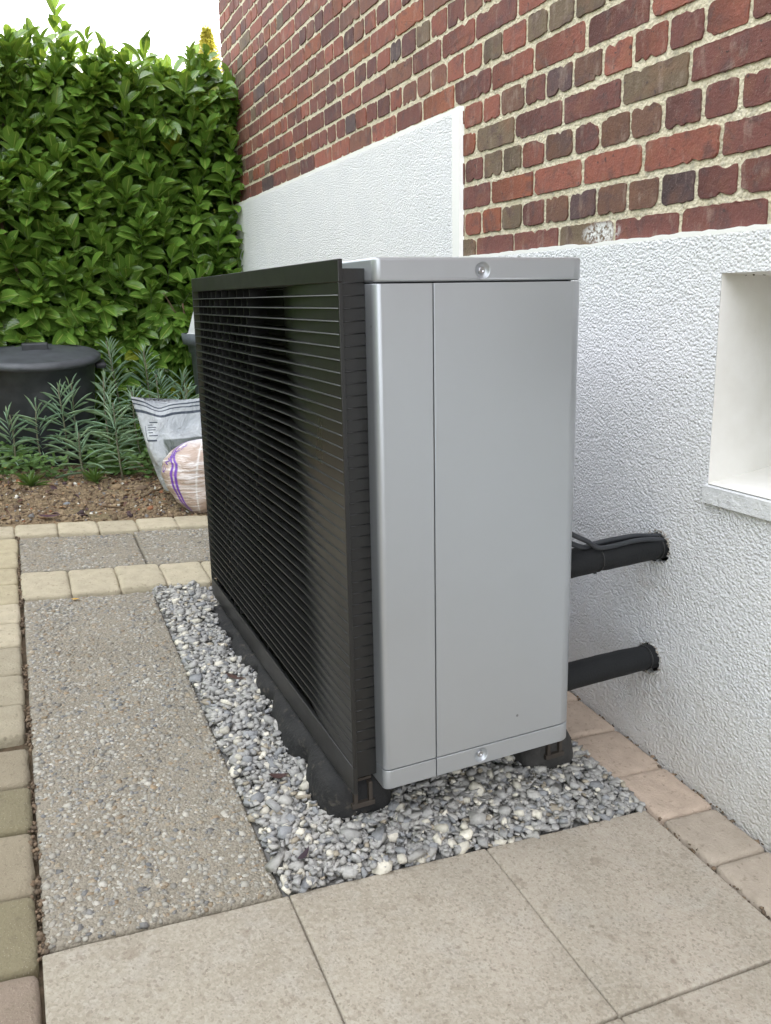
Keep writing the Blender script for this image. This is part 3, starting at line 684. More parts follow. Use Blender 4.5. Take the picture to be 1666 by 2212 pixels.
# side collar between panel and housing with its ribs
cw = [(.0405, .0425, .116, 1.0835), (GY-.0425, GY-.0405, .116, 1.0835), (.0426, GY-.0426, 1.0815, 1.0835), (.0426, GY-.0426, .116, .118)]
V, T = [], []
for (a, b, c_, d) in cw: T += [tuple(q+len(V) for q in t) for t in BF]; V += boxv(GX+.0087, X0-.0006, a, b, c_, d)
umesh('side_collar', V, T, MBK)
for k in range(-1, NS+1):
    z = 1.0385-k*.02165
    if z < .1250: continue
    xa, xb = GX+.010, X0-.0012
    umesh('rib', [(xa, .0404, z-.0010), (xb, .0404, z+.0012), (xb, .0391, z+.0008), (xa, .0391, z-.0014), (xb, .0388, z-.0004), (xa, .0388, z-.0026), (xa, .0404, z-.0032), (xb, .0404, z-.0010)], [(0, 1, 2, 3), (3, 2, 4, 5), (5, 4, 7, 6), (0, 3, 5, 6), (1, 7, 4, 2)], MBK, smooth=True)
# rubber feet
MBRK = m_plain('galvanised_bracket', (.06, .048, .038), .75, .2)
def foot(cx, hw, y0, y1, ztop, bulge, label, topw=.45, mat=None):
    n = 90; V, T = [], []; prof = [(-1, 0), (-1.0, .35), (-.9, .7), (-.74, .9), (-topw, 1), (topw, 1), (.74, .9), (.9, .7), (1, .35), (1, 0)]; m_ = len(prof)
    for i in range(n+1):
        t = i/n; y = y0+(y1-y0)*t; e = min(1, min(t, 1-t)*n*(y1-y0)/n/.035); er = math.sqrt(max(0, 1-(1-e)**2))*.35+.65
        for (a, h) in prof:
            w = hw*(1+bulge(y)*(1-h*.55))*er; zb_ = gz(cx, y)-.015
            V.append((cx+a*w, y, zb_+(ztop-zb_)*h*(1-(1-er)*.4)+noise.noise(Vector((a*3, y*25, 0)))*.002))
    for i in range(n):
        for j in range(m_-1): T.append((i*m_+j, (i+1)*m_+j, (i+1)*m_+j+1, i*m_+j+1))
    T += [tuple(range(m_)), tuple(n*m_+j for j in range(m_-1, -1, -1))]
    root = empty('rubber_foot', (cx, (y0+y1)/2, gz(cx, y0))); tag(root, label, 'mounting foot', 'rubber feet under the outdoor unit')
    mesh('block', V, T, mat or MRUB, root, True)
    box('rail', cx-.020, cx+.020, y0+.004, y1-.02, ztop-.004, ztop+.0015, MBRK, root)
    box('clip', cx-.024, cx+.022, y0-.009, y0+.010, ztop-.052, ztop-.042, MBRK, root, .001); box('clip', cx-.020, cx-.012, y0-.008, y0+.004, ztop-.042, ztop-.004, MBRK, root, .001)
    box('clip', cx+.010, cx+.018, y0-.008, y0+.004, ztop-.042, ztop-.004, MBRK, root, .001)
    return root
crs = [.165, .425, .575, .80]
def bl(y):
    v = 0
    for c_ in crs: v -= .46*math.exp(-((y-c_)/.030)**2)
    return v+.10*math.sin(y*9)+.06*math.sin(y*31)
foot(-.735, .070, -.012, 1.03, .146, bl, 'black wavy rubber foot below the louvred front, longest side towards the pebble slabs')
foot(-.280, .068, .015, 1.03, .112, lambda y: -.1*math.exp(-((y-.2)/.03)**2), 'grey rubber foot with a rusty clip under the wall side of the housing', .6, m_plain('grey_rubber', (.055, .052, .048), .9, bd=.003, ns=30, var=.5))

# ------------------------------------------------------------------ pipes and cables
def ring(name, c, axis, r_, th, m, parent):
    ax = Vector(axis).normalized(); a = ax.orthogonal().normalized(); b = ax.cross(a); n = 28
    pts = [Vector(c)+(a*math.cos(2*PI*k/n)+b*math.sin(2*PI*k/n))*r_ for k in range(n+1)]
    return tube(name, pts, th, m, parent, 6, False)
def pipe(p0, p1, r0, r1, label, sag, ties, group, bulge=None):
    root = empty('insulated_pipe', p1); tag(root, label, 'pipe', group)
    n = 40; pts, rad = [], []; p0, p1 = Vector(p0), Vector(p1)
    for i in range(n+1):
        t = i/n; p = p0.lerp(p1, t); p.z += sag*math.sin(t*PI); 
        rr = r0+(r1-r0)*t+noise.noise(Vector((t*9, r0*99, 0)))*.0010
        for tt in ties: rr -= .0022*math.exp(-((t-tt)/.025)**2)
        if bulge: rr += bulge(t); 
        pts.append(p); rad.append(rr)
    tube('insulation', pts, rad, MFO, root, 28)
    for tt in ties:
        i = round(tt*n); ring('cable_tie', pts[i], pts[i+1]-pts[i-1], rad[i]+.0012, .0016, MBK, root)
        q = pts[i]; box('tie_lock', q.x-.003, q.x+.003, q.y-.004, q.y+.004, q.z-rad[i]-.0065, q.z-rad[i]+.001, MBK, root, .0008)
    return root
G_ = 'insulated pipes through the wall'
pipe((-.315, .005, .492), (.10, .022, .489), .0305, .0268, 'upper black insulated pipe entering the wall with cables tied on top', .004, [.30, .70], G_)
pipe((-.315, .000, .245), (.10, .034, .223), .0285, .0268, 'lower black insulated pipe entering the wall just above the paving', .004, [.68], G_)
MCAB = m_plain('cable_black', (.03, .033, .038), .55)
ca = empty('cable', (-.2, .01, .53)); tag(ca, 'thin black cables strapped along the upper insulated pipe', 'cable')
def smooth(P, n=30):
    P = [Vector(p) for p in P]; res = []
    for i in range(len(P)-1):
        a, b, c_, d = P[max(i-1, 0)], P[i], P[i+1], P[min(i+2, len(P)-1)]
        for k in range(8):
            t = k/8; res.append(.5*((2*b)+(c_-a)*t+(2*a-5*b+4*c_-d)*t*t+(3*b-a-3*c_+d)*t**3))
    return res+[P[-1]]
tube('wire', smooth([(-.31, -.022, .592), (-.275, -.020, .566), (-.235, -.017, .545), (-.205, -.014, .526), (-.17, -.010, .5215), (-.10, -.006, .5235), (-.05, -.004, .519), (.0, .004, .508), (.08, .01, .50)]), .0052, MCAB, ca, 10)
tube('wire', smooth([(-.31, -.010, .556), (-.275, -.009, .545), (-.235, -.006, .529), (-.20, .006, .5270), (-.16, .008, .5285), (-.09, .010, .5280), (-.03, .014, .519), (.08, .02, .505)]), .0056, MCAB, ca, 10)

# ================================================================== LAUREL HEDGE
def leaf_template(ns=6, fold=.16, curl=.25, tip=1.0):
    V, UVs, T = [], [], []
    for i in range(ns+1):
        t = i/ns; w = math.sin(PI*min(1, t**1.25))**.60*.5 if 0 < t < 1 else 0.0
        if i == 0: w = .03
        zc = -curl*t*t
        for s in (-1, 0, 1): V.append((s*w, t, zc+abs(s)*w*fold*2)); UVs.append((.5+s*.5, t))
    for i in range(ns):
        for s in range(2): a = i*3+s; T.append((a, a+1, a+4, a+3))
    return np.array(V), np.array(UVs), np.array(T)
def orient(d, n):
    d = d/np.linalg.norm(d, axis=1, keepdims=True); n = n-d*(n*d).sum(1, keepdims=True); n /= np.linalg.norm(n, axis=1, keepdims=True)+1e-9
    return np.cross(d, n), d, n
def bake_leaves(P, d, n, L, Wd, tmpl, fold_var=None):
    V0, UV0, T0 = tmpl; s, d, n = orient(d, n); m_ = len(P)
    V = P[:, None]+s[:, None]*(V0[:, 0][None, :, None]*Wd[:, None, None])+d[:, None]*(V0[:, 1][None, :, None]*L[:, None, None])+n[:, None]*(V0[:, 2][None, :, None]*L[:, None, None])
    T = (T0[None]+(np.arange(m_)*len(V0))[:, None, None]).reshape(-1, T0.shape[1])
    return V.reshape(-1, 3), T, np.tile(UV0, (m_, 1))
HY = 3.46; HT = 2.28
def shoots(n, x0, x1, z0f, z1f, depth_rng, up, leafn, size, yf=HY):
    P, Dd, N, L, Wd, COL, ST = [], [], [], [], [], [], []
    for _ in range(n):
        x = random.uniform(x0, x1); h = random.random(); z = z0f+(z1f-z0f)*h
        y = yf+random.uniform(*depth_rng)+.05*noise.noise(Vector((x*2.2, z*2.2, 1)))*2
        ax = Vector((random.gauss(0, .25), -.45+random.gauss(0, .2), up+random.gauss(0, .2))).normalized()
        if h < .35: ax = Vector((random.gauss(0, .35), -.8, .25+random.gauss(0, .3))).normalized()
        SL = random.uniform(.12, .24); k = leafn+random.randint(-2, 2); ph = random.random()*6
        base = Vector((x, y, z)); young = random.random()
        tone = random.random()
        ST.append((base, base+ax*SL))
        a = ax.orthogonal().normalized(); b = ax.cross(a)
        for i in range(k):
            t = (i+.5)/k; an = ph+i*2.4; rad = a*math.cos(an)+b*math.sin(an)
            if rad.y > .15: rad.y *= -1
            al = 1.15-.75*t+random.gauss(0, .12)
            dr = -.30*(1-t)-(.25 if h < .35 else 0)
            d_ = (ax*math.cos(al)+rad*math.sin(al)+Vector((0, 0, dr))).normalized()
            n_ = (ax*.25+rad*-.2+Vector((0, -.95, .75)))
            if abs(n_.normalized().dot(d_)) > .93: n_ = Vector((0, -.3, 1))
            ll = size*random.uniform(.75, 1.2)*(1-.35*max(0, t-.6))*(1.15 if h < .35 else 1)
            P.append(base+ax*SL*t); Dd.append(d_); N.append(n_+Vector((random.gauss(0, .2), random.gauss(0, .2), 0))); L.append(ll); Wd.append(ll*random.uniform(.42, .54))
            COL.append((min(1, max(0, tone*.6+random.random()*.4)), 1 if (young > .97 and t > .5) else random.random()*.75, 0))
    return [np.array(q) for q in (P, Dd, N, L, Wd, COL)]+[ST]
hedge = empty('laurel_hedge', (-1.2, 3.9, .2)); tag(hedge, 'tall dense cherry laurel hedge with glossy green leaves behind the bins', 'hedge')
tm = leaf_template(7, .12, .16)
A = shoots(520, -1.62, .05, .36, HT-.16, (-.03, .22), .95, 11, .122)
A2 = shoots(190, -1.62, .35, HT-.26, HT-.13, (.0, .5), 1.4, 12, .095)
A3 = shoots(5, -1.45, -.05, HT-.06, HT-.03, (.0, .3), 2.2, 11, .10)
B = shoots(300, -5.2, -1.55, .45, HT-.14, (0, .25), .9, 9, .14)
Cc = shoots(260, -1.7, .6, .36, HT-.16, (.2, .62), .6, 10, .12)
E_ = shoots(90, -.03, 1.6, .4, HT-.2, (.28, .6), .8, 9, .13)
# individual leaves: the 300 nearest that show largest
P = np.concatenate([q[0] for q in (A, A2, A3)]); Dd = np.concatenate([q[1] for q in (A, A2, A3)]); N = np.concatenate([q[2] for q in (A, A2, A3)])
L = np.concatenate([q[3] for q in (A, A2, A3)]); Wd = np.concatenate([q[4] for q in (A, A2, A3)]); COL = np.concatenate([q[5] for q in (A, A2, A3)])
dist = np.linalg.norm(P-np.array(CP), axis=1); vis = (P[:, 0] > -1.30) & (P[:, 2] > .62) & (P[:, 2] < 2.3)
score = np.where(vis, L/dist*1+.02*(HY-P[:, 1]), 0); order = np.argsort(-score); sel = order[:300]; rest = order[300:]
lm = []
for k in range(8):
    V0, UV0, T0 = leaf_template(8, random.uniform(.08, .16), random.uniform(.08, .26)); V0[:, 0] *= random.uniform(.37, .44)
    me = bpy.data.meshes.new('leaf'); me.from_pydata([tuple(v) for v in V0], [], [tuple(int(i) for i in q) for q in T0])
    l = me.uv_layers.new(name='uv'); vi = np.empty(len(me.loops), np.int32); me.loops.foreach_get('vertex_index', vi); l.data.foreach_set('uv', UV0[vi].astype(np.float32).ravel())
    a = me.color_attributes.new('col', 'FLOAT_COLOR', 'POINT'); c4 = np.ones((len(V0), 4), np.float32); c4[:, :3] = (k/8, random.random()*.7, 0); a.data.foreach_set('color', c4.ravel())
    me.polygons.foreach_set('use_smooth', [True]*len(me.polygons)); me.materials.append(MLAUREL); lm.append(me)
ss, dd, nn = orient(Dd[sel], N[sel])
for i, k in enumerate(sel):
    o = bpy.data.objects.new('leaf', lm[i % 8]); C.objects.link(o); o.parent = hedge
    M4 = Matrix(((ss[i][0], dd[i][0], nn[i][0], P[k][0]), (ss[i][1], dd[i][1], nn[i][1], P[k][1]), (ss[i][2], dd[i][2], nn[i][2], P[k][2]), (0, 0, 0, 1)))
    o.matrix_basis = Matrix.Translation(-Vector(hedge.location)) @ M4 @ Matrix.Diagonal((L[k], L[k], L[k], 1))
def add_leaves(parts, name, parent, tmpl, mat):
    Vs, Ts, Us, Cs = [], [], [], []; off = 0
    for (P_, D_, N_, L_, W_, C_) in parts:
        V, T, UVv = bake_leaves(P_, D_, N_, L_, W_, tmpl); Vs.append(V); Ts.append(T+off); Us.append(UVv); Cs.append(np.repeat(C_, len(tmpl[0]), 0)); off += len(V)
    return tag(fastmesh(name, np.concatenate(Vs), np.concatenate(Ts), mat, parent, True, col=np.concatenate(Cs), uv=np.concatenate(Us)), kind='stuff')
add_leaves([(P[rest], Dd[rest], N[rest], L[rest], Wd[rest], COL[rest])]+[tuple(q[:6]) for q in (B, Cc, E_)], 'foliage', hedge, tm, MLAUREL)
# stems of the shoots and some branches inside
def sticks(lst, rad, name, parent, mat, seg=5):
    V, T = [], []
    for a, b in lst:
        a, b = Vector(a), Vector(b); t = (b-a).normalized(); n_ = t.orthogonal().normalized(); bb = t.cross(n_); k0 = len(V); rr = rad() if callable(rad) else rad
        for p_, q_ in ((a, 1), (b, .6)):
            for k in range(seg): an = 2*PI*k/seg; V.append(p_+(n_*math.cos(an)+bb*math.sin(an))*rr*q_)
        for k in range(seg): k2 = (k+1) % seg; T.append((k0+k, k0+k2, k0+seg+k2, k0+seg+k))
    return fastmesh(name, np.array([tuple(v) for v in V]), np.array(T), mat, parent, True)
sticks(A[6]+A2[6]+A3[6], .0026, 'twigs', hedge, MSTEM)['kind'] = 'stuff'
for i in range(16):
    x = -1.6+i*.12+random.uniform(-.04, .04); y = HY+.28+random.uniform(-.06, .15); pts = [Vector((x, y, .1))]
    for k in range(6): pts.append(pts[-1]+Vector((random.gauss(0, .06), random.gauss(-.01, .04), .34)))
    tube('trunk', pts, [.016-.002*k for k in range(7)], MBARK, hedge, 7)
p_ = [Vector((-.335, HY-.03, .62)), Vector((-.345, HY-.05, .78)), Vector((-.36, HY-.07, .92)), Vector((-.375, HY-.09, 1.02))]
tube('branch', p_, [.009, .008, .0065, .005], MBARK, hedge, 8); tube('branch', [p_[2], p_[2]+Vector((.05, -.02, .08)), p_[2]+Vector((.09, -.03, .2)), p_[2]+Vector((.11, -.03, .3))], [.006, .005, .004, .003], MBARK, hedge, 8)
tube('branch', [p_[2], p_[2]+Vector((-.06, 0, .06)), p_[2]+Vector((-.11, 0, .16))], [.005, .004, .003], MBARK, hedge, 8)
# inner bank of leaves in the darker leaf tone, so little sky shows through
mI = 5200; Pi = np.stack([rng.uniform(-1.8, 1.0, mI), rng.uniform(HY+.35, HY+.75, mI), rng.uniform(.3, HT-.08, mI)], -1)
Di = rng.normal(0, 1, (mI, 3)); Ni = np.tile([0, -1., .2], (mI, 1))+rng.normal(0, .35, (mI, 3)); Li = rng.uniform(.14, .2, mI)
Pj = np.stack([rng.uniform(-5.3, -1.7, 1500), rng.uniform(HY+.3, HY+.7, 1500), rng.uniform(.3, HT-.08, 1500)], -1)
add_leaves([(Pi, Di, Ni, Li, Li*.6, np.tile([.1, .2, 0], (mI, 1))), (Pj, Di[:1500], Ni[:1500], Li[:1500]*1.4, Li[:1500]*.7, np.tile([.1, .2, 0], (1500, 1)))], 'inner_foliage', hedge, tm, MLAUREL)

side = empty('reflection_hedge', (-5.4, -.5, 0)); tag(side, 'unseen hedge added at far left, out of frame, for dark reflections in the unit', 'hedge')  # added and raised so the black panel reflects dark greenery
m_ = 13000; Ps_ = np.stack([rng.normal(-5.4, .16, m_), rng.uniform(-6, 4, m_), .2+4.2*rng.random(m_)], -1)
add_leaves([(Ps_, rng.normal(0, 1, (m_, 3)), np.tile([1., 0, .3], (m_, 1))+rng.normal(0, .5, (m_, 3)), rng.uniform(.16, .3, m_), rng.uniform(.09, .16, m_), np.tile([.2, .2, 0], (m_, 1)))], 'foliage', side, leaf_template(3), MLAUREL)
# conifer catching the sun beyond the hedge
tree = empty('golden_conifer', (1.86, 12, .1)); tag(tree, 'sunlit golden conifer tip showing above the hedge beside the brick corner', 'tree')
tube('trunk', [(1.86, 12, .0), (1.87, 12, 3), (1.88, 12, 4.6)], [.09, .05, .01], MBARK, tree, 8)
m_ = 8000; t = rng.random(m_)**2.2; hz = .8+4.14*(1-t); rad = np.maximum(0, 1-(hz/5.0))**1.15*2.9*(.25+.75*rng.random(m_)); rad = rad*np.array([max(.15, .8+1.5*noise.noise(Vector((math.cos(a)*2, math.sin(a)*2, h*5)))) for a, h in zip(rng.uniform(0, 2*PI, m_), hz)]); an = rng.uniform(0, 2*PI, m_)
Pc = np.stack([1.875+rad*np.cos(an), 12+rad*np.sin(an), hz+rng.normal(0, .03, m_)], -1); Dc = np.stack([np.cos(an), np.sin(an), rng.uniform(-.2, .8, m_)], -1)+rng.normal(0, .3, (m_, 3))
mcon = m_leaf('golden_needles', (.55, .50, .08), (.75, .66, .14), (.45, .4, .08), .6, .35)
add_leaves([(Pc, Dc, np.tile([0, -.6, .8], (m_, 1))+rng.normal(0, .3, (m_, 3)), rng.uniform(.04, .09, m_), rng.uniform(.015, .03, m_), np.stack([rng.random(m_), rng.random(m_)*.7, np.zeros(m_)], -1))], 'crown', tree, leaf_template(3), mcon)
# bare tree leaning in from the left, beyond the hedge
bt_ = empty('bare_tree', (-4.2, 6.2, .2)); tag(bt_, 'thin bare branch with a few brown leaves reaching in at top left', 'tree')
tube('trunk', [(-4.2, 6.2, .1), (-4.0, 6.1, 1.6), (-3.4, 6.1, 2.9), (-2.9, 6.1, 3.5)], [.07, .055, .03, .02], MBARK, bt_, 8)
tube('branch', smooth([(-3.4, 6.1, 2.9), (-2.4, 6.0, 2.95), (-1.75, 6.0, 3.05), (-1.35, 6.0, 3.22), (-1.0, 6.0, 3.38), (-.7, 6.0, 3.6)]), .006, MBARK, bt_, 5)
m_ = 46; tt = rng.random(m_); Pb = np.stack([-1.75+1.05*tt, np.full(m_, 6.0), 3.05+.55*tt], -1)+rng.normal(0, .03, (m_, 3))
add_leaves([(Pb, rng.normal(0, 1, (m_, 3)), rng.normal(0, 1, (m_, 3)), rng.uniform(.03, .06, m_), rng.uniform(.015, .03, m_), np.tile([.5, .2, 0], (m_, 1)))], 'leaves', bt_, leaf_template(3), m_plain('dry_brown', (.14, .08, .05), .8))

# ================================================================== SPURGE PLANTS
et = leaf_template(4, .08, .02)
def euphorbia(x, y, h, label, lean=0, n=None, spread=.118):
    z0 = sz(x, y); root = empty('spurge_plant', (x, y, z0)); tag(root, label, 'plant', 'blue green spurge plants in the soil bed')
    top = Vector((x+lean, y, z0+h)); pts = [Vector((x, y, z0-.02)).lerp(top, t)+Vector((math.sin(t*3+x*40)*.014, math.sin(t*4+x*70)*.012, 0)) for t in (0, .25, .5, .75, 1)]
    tube('stem', pts, [.0045, .0042, .004, .0035, .003], MREDSTEM, root, 6)
    n = n or int(h/.0092); P, D_, N_, L_, C_ = [], [], [], [], []
    for i in range(n):
        t = .18+.80*i/n; an = (i % 2)*PI/2+((i//2) % 2)*PI+random.gauss(0, .25)+i*.06
        el = .05+.95*max(0, (t-.3)/.7)**1.4+random.gauss(0, .2)
        if t > .93: el = 1.25+random.gauss(0, .12)
        d_ = (math.cos(an)*math.cos(el), math.sin(an)*math.cos(el), math.sin(el))
        L__ = spread*(.55+.6*math.sin(PI*min(1, t*.85+.1)))*random.uniform(.85, 1.15)*(.72 if t > .93 else 1)
        P.append(tuple(Vector(pts[0]).lerp(top, t))); D_.append(d_); N_.append((random.gauss(0, .15), random.gauss(0, .15), 1) if el < 1 else (math.cos(an)*-1, math.sin(an)*-1, .4)); L_.append(L__)
        C_.append((random.random(), .86 if t > .95 else (.95 if (t < .25 and random.random() < .15) else random.random()*.7), 0))
    L_ = np.array(L_)
    add_leaves([(np.array(P), np.array(D_), np.array(N_), L_, np.full(len(L_), .0064)*rng.uniform(.85, 1.2, len(L_)), np.array(C_))], 'foliage', root, et, MEUPH)
    return root
for (x, y, h, lab) in [(-1.285, 2.80, .27, 'short spurge plant at the left edge of the photo in front of the bin'),
                       (-1.175, 2.82, .31, 'spurge plant second from the left in front of the black bin'),
                       (-1.084, 2.81, .40, 'spurge plant before the middle of the black bin, third from left'),
                       (-.994, 2.87, .43, 'spurge plant before the right edge of the black bin'),
                       (-.867, 2.79, .46, 'tall full spurge plant just right of the black bin'),
                       (-.833, 2.62, .36, 'spurge plant standing nearest the path above the brown stone'),
                       (-.765, 3.20, .60, 'tallest spurge plant, with its crown against the hedge leaves'),
                       (-.62, 3.25, .55, 'tall spurge plant behind the grey sack, right of the tallest one'),
                       (-.50, 3.10, .44, 'spurge plant with upright tip beside the grey bin'),
                       (-.535, 2.85, .40, 'spurge plant directly behind the top of the grey plastic sack'),
                       (-.70, 2.95, .38, 'bushy spurge plant between the tallest spurge and the grey sack'),
                       (-1.00, 2.60, .22, 'small young spurge plant low in front of the row'),
                       (-.92, 3.10, .30, 'spurge plant half hidden behind the row beside the bin foot'),
                       (-.585, 3.05, .46, 'spurge plant in the dense clump left of the grey bin')]:
    euphorbia(x, y, h, lab, random.uniform(-.05, .05))
def tuft(x, y, label):
    z0 = sz(x, y); root = empty('weed', (x, y, z0)); tag(root, label, 'plant'); k = 34; an = rng.uniform(0, 2*PI, k); el = rng.uniform(.1, 1.2, k)
    D_ = np.stack([np.cos(an)*np.cos(el), np.sin(an)*np.cos(el), np.sin(el)], -1)
    add_leaves([(np.tile([x, y, z0], (k, 1)), D_, np.tile([0, 0, 1.], (k, 1)), rng.uniform(.05, .10, k), rng.uniform(.006, .013, k), np.stack([rng.random(k), rng.random(k)*.8, np.zeros(k)], -1))], 'foliage', root, et, MWEED)
tuft(-1.245, 2.46, 'small green tuft of weed on bare soil at the left')
tuft(-.98, 2.52, 'little green weed sprout between the spurge stems')
# ground cover of small round-leaved weeds
m_ = 8200; px = rng.uniform(-1.5, -.05, m_); py = rng.uniform(2.55, 3.55, m_)
kk = np.array([noise.noise(Vector((a*4, b*4, 2)))+(b-2.95)*.9 for a, b in zip(px, py)]) > -.12; px, py = px[kk], py[kk]; m_ = len(px)
Pw = np.stack([px, py, np.array([soilz(a, b) for a, b in zip(px, py)])+rng.uniform(.005, .11, m_)], -1)
add_leaves([(Pw, np.stack([rng.normal(0, 1, m_), rng.normal(-.3, 1, m_), rng.uniform(-.2, .5, m_)], -1), np.tile([0, -.4, 1.], (m_, 1))+rng.normal(0, .3, (m_, 3)), rng.uniform(.018, .045, m_), rng.uniform(.014, .03, m_), np.stack([rng.random(m_), rng.random(m_)*.82, np.zeros(m_)], -1))], 'ground_cover', None, leaf_template(3, .05, .1), MWEED)
tag(bpy.data.objects['ground_cover'], 'low round-leaved weeds covering the soil under the hedge', 'weeds')
# clods, grit and litter on the soil
m_ = 6500; px = rng.uniform(-1.6, -.3, m_); py = 1.95+rng.random(m_)**1.3*1.2; s_ = rng.lognormal(math.log(.0045), .5, m_).clip(.002, .018)
P = np.stack([px, py, np.array([sz(a, b) for a, b in zip(px, py)])+s_*.2], -1); V, T = blobs(P, s_, (.4, .9), .2, .5, (.5, 1))
pal = np.array([(.27, .20, .12), (.20, .14, .085), (.11, .075, .05), (.34, .25, .15), (.22, .21, .2), (.72, .70, .62), (.30, .13, .06), (.07, .045, .05)]); pw = np.array([.3, .25, .14, .16, .06, .025, .035, .03])
c = pal[rng.choice(8, m_, p=pw/pw.sum())]*rng.uniform(.8, 1.2, (m_, 1))
tag(fastmesh('soil_crumbs', V, T, m_attr('clods', .95, 90, .3), None, False, col=np.repeat(c, 12, 0)), 'clods, grit and wood crumbs lying on the brown soil', 'soil crumbs', kind='stuff')
# flat litter
m_ = 420; px = rng.uniform(-1.6, -.4, m_); py = 1.97+rng.random(m_)*1.0
P = np.stack([px, py, np.array([sz(a, b) for a, b in zip(px, py)])+.005], -1)
o = add_leaves([(P, np.stack([rng.normal(0, 1, m_), rng.normal(0, 1, m_), rng.normal(0, .15, m_)], -1), np.tile([0, 0, 1.], (m_, 1))+rng.normal(0, .3, (m_, 3)), rng.uniform(.012, .04, m_), rng.uniform(.004, .018, m_), np.tile([0, 0, 0], (m_, 1)))], 'leaf_litter', None, leaf_template(3, .2, .3), m_attr('litter', .9))
pal = np.array([(.12, .06, .04), (.22, .13, .07), (.09, .05, .055), (.32, .2, .1), (.16, .1, .07)]); cc = np.repeat(pal[rng.choice(5, m_)], len(leaf_template(3)[0]), 0); c4 = np.ones((len(cc), 4), np.float32); c4[:, :3] = cc
o.data.color_attributes['col'].data.foreach_set('color', c4.ravel()); tag(o, 'dead leaf scraps and bark bits on the soil', 'leaf litter')
def rock(x, y, s, col, label, sq=(1, .8, .6)):
    bm = bmesh.new(); bmesh.ops.create_icosphere(bm, subdivisions=3, radius=1); sd_ = random.random()*50; V = []
    for v in bm.verts: p_ = v.co*(1+.28*noise.noise(v.co*1.2+Vector((sd_, 0, 0)))+.08*noise.noise(v.co*4)); v.co = (p_.x*s*sq[0], p_.y*s*sq[1], p_.z*s*sq[2])
    me = bpy.data.meshes.new('stone'); bm.to_mesh(me); bm.free(); o = link('stone', me, m_plain('stone_'+str(int(sd_*10)), col, .9, bd=.003)); o.location = (x, y, sz(x, y)+s*.2); tag(o, label, 'stone')
rock(-.895, 2.41, .030, (.27, .19, .11), 'light brown stone on the soil below the nearest spurge')
rock(-.800, 2.36, .024, (.16, .11, .07), 'dark brown stone on the soil left of the sand bag')
rock(-1.12, 2.16, .014, (.22, .23, .24), 'small bluish grey stone on the bare soil')
rock(-1.31, 2.60, .016, (.55, .50, .38), 'pale flat stone beside the green weed tuft', (1.6, 1, .4))
def fallen(x, y, z, L_, w, ang, col, label, curl=.35, name='fallen_leaf'):
    V0, UV0, T0 = leaf_template(6, .3, curl); V = [(x+(v[0]*w)*math.cos(ang)-(v[1]*L_)*math.sin(ang), y+(v[0]*w)*math.sin(ang)+(v[1]*L_)*math.cos(ang), z+v[2]*L_*-.3+.003+abs(v[0])*w*.2) for v in V0]
    o = mesh(name, V, T0, m_plain('leaf_'+label[:8], col, .7), None, True); tag(o, label, 'leaf')
fallen(-1.15, 1.985, soilz(-1.15, 1.985)+.006, .085, .035, 1.5, (.075, .03, .045), 'dark purple fallen leaf on soil next to the far kerb stones')
fallen(-1.32, 2.78, soilz(-1.32, 2.78)+.02, .035, .02, 1.2, (.5, .33, .05), 'yellow fallen leaf at the left edge of the soil')
fallen(-.815, .545, gz(-.83, .556)+.012, .05, .018, 1.0, (.075, .04, .03), 'curled brown leaf on the gravel halfway along the foot', .8)
fallen(-.835, .140, gz(-.85, .147)+.012, .040, .020, 1.6, (.07, .035, .03), 'curled brown leaf on the gravel near the front foot end', .8)
fallen(-.865, -.075, gz(-.86, -.08)+.013, .045, .012, 2.4, (.05, .03, .04), 'dark dry leaf scrap on the gravel close to the slab corner', .6)
fallen(-1.15, 1.157, gz(-1.15, 1.157)+.001, .022, .012, 1.4, (.55, .33, .06), 'tiny orange leaf on the pebble slab below the back kerb', .2)
fallen(-.735, 1.20, gz(-.735, 1.2)+.012, .045, .012, -.2, (.11, .06, .035), 'brown leaf standing against the back kerb stones by the grille', -.9)
tw = [(-.80, 2.22), (-.765, 2.27), (-.735, 2.30), (-.70, 2.345), (-.66, 2.36)]
tag(tube('twig', smooth([(x, y, sz(x, y)+.012) for x, y in tw]), .0045, MBARK, None, 7), 'brown twig on the soil pointing at the sand bag', 'twig')
tag(tube('twig', smooth([(-.985, 2.11, sz(-.985, 2.11)+.008), (-.95, 2.10, sz(-.95, 2.10)+.009), (-.92, 2.085, sz(-.92, 2.085)+.007)]), .0035, MBARK, None, 7), 'short grey stick on the bare soil in front of the plants', 'twig')

# ================================================================== BINS
MBIN = Mat('bin_plastic', (.03, .033, .038), .5); MBIN.color(MBIN.mix(MBIN.mr(MBIN.noise(9, 5), .45, .72, 0, .5), (.026, .029, .034), (.085, .09, .095))); MBIN.roughness(MBIN.mr(MBIN.noise(7, 4), .3, .7, .38, .6)); MBIN = MBIN.m
bc = (-1.150, 3.16); bz = soilz(*bc)-.02
MLID = m_plain('bluegrey_lid', (.085, .093, .105), .5, ns=14, var=.4)  # lid lighter and bluer than the body
bn = empty('dustbin', (bc[0], bc[1], bz)); tag(bn, 'round black plastic dustbin with closed lid in front of the hedge', 'bin')
R0 = .272; ztop = .785
lathe('body', [(.215, 0), (.225, .02), (.24, .2), (.258, .40), (R0-.006, ztop-bz-.035), (R0+.004, ztop-bz-.03), (R0+.004, ztop-bz), (R0-.02, ztop-bz)], MBIN, bn, (bc[0], bc[1], bz), 96, lambda a, z: (-.006 if (a*14/(2*PI)) % 1 < .07 else 0) if .02 < z < .46 else 0)
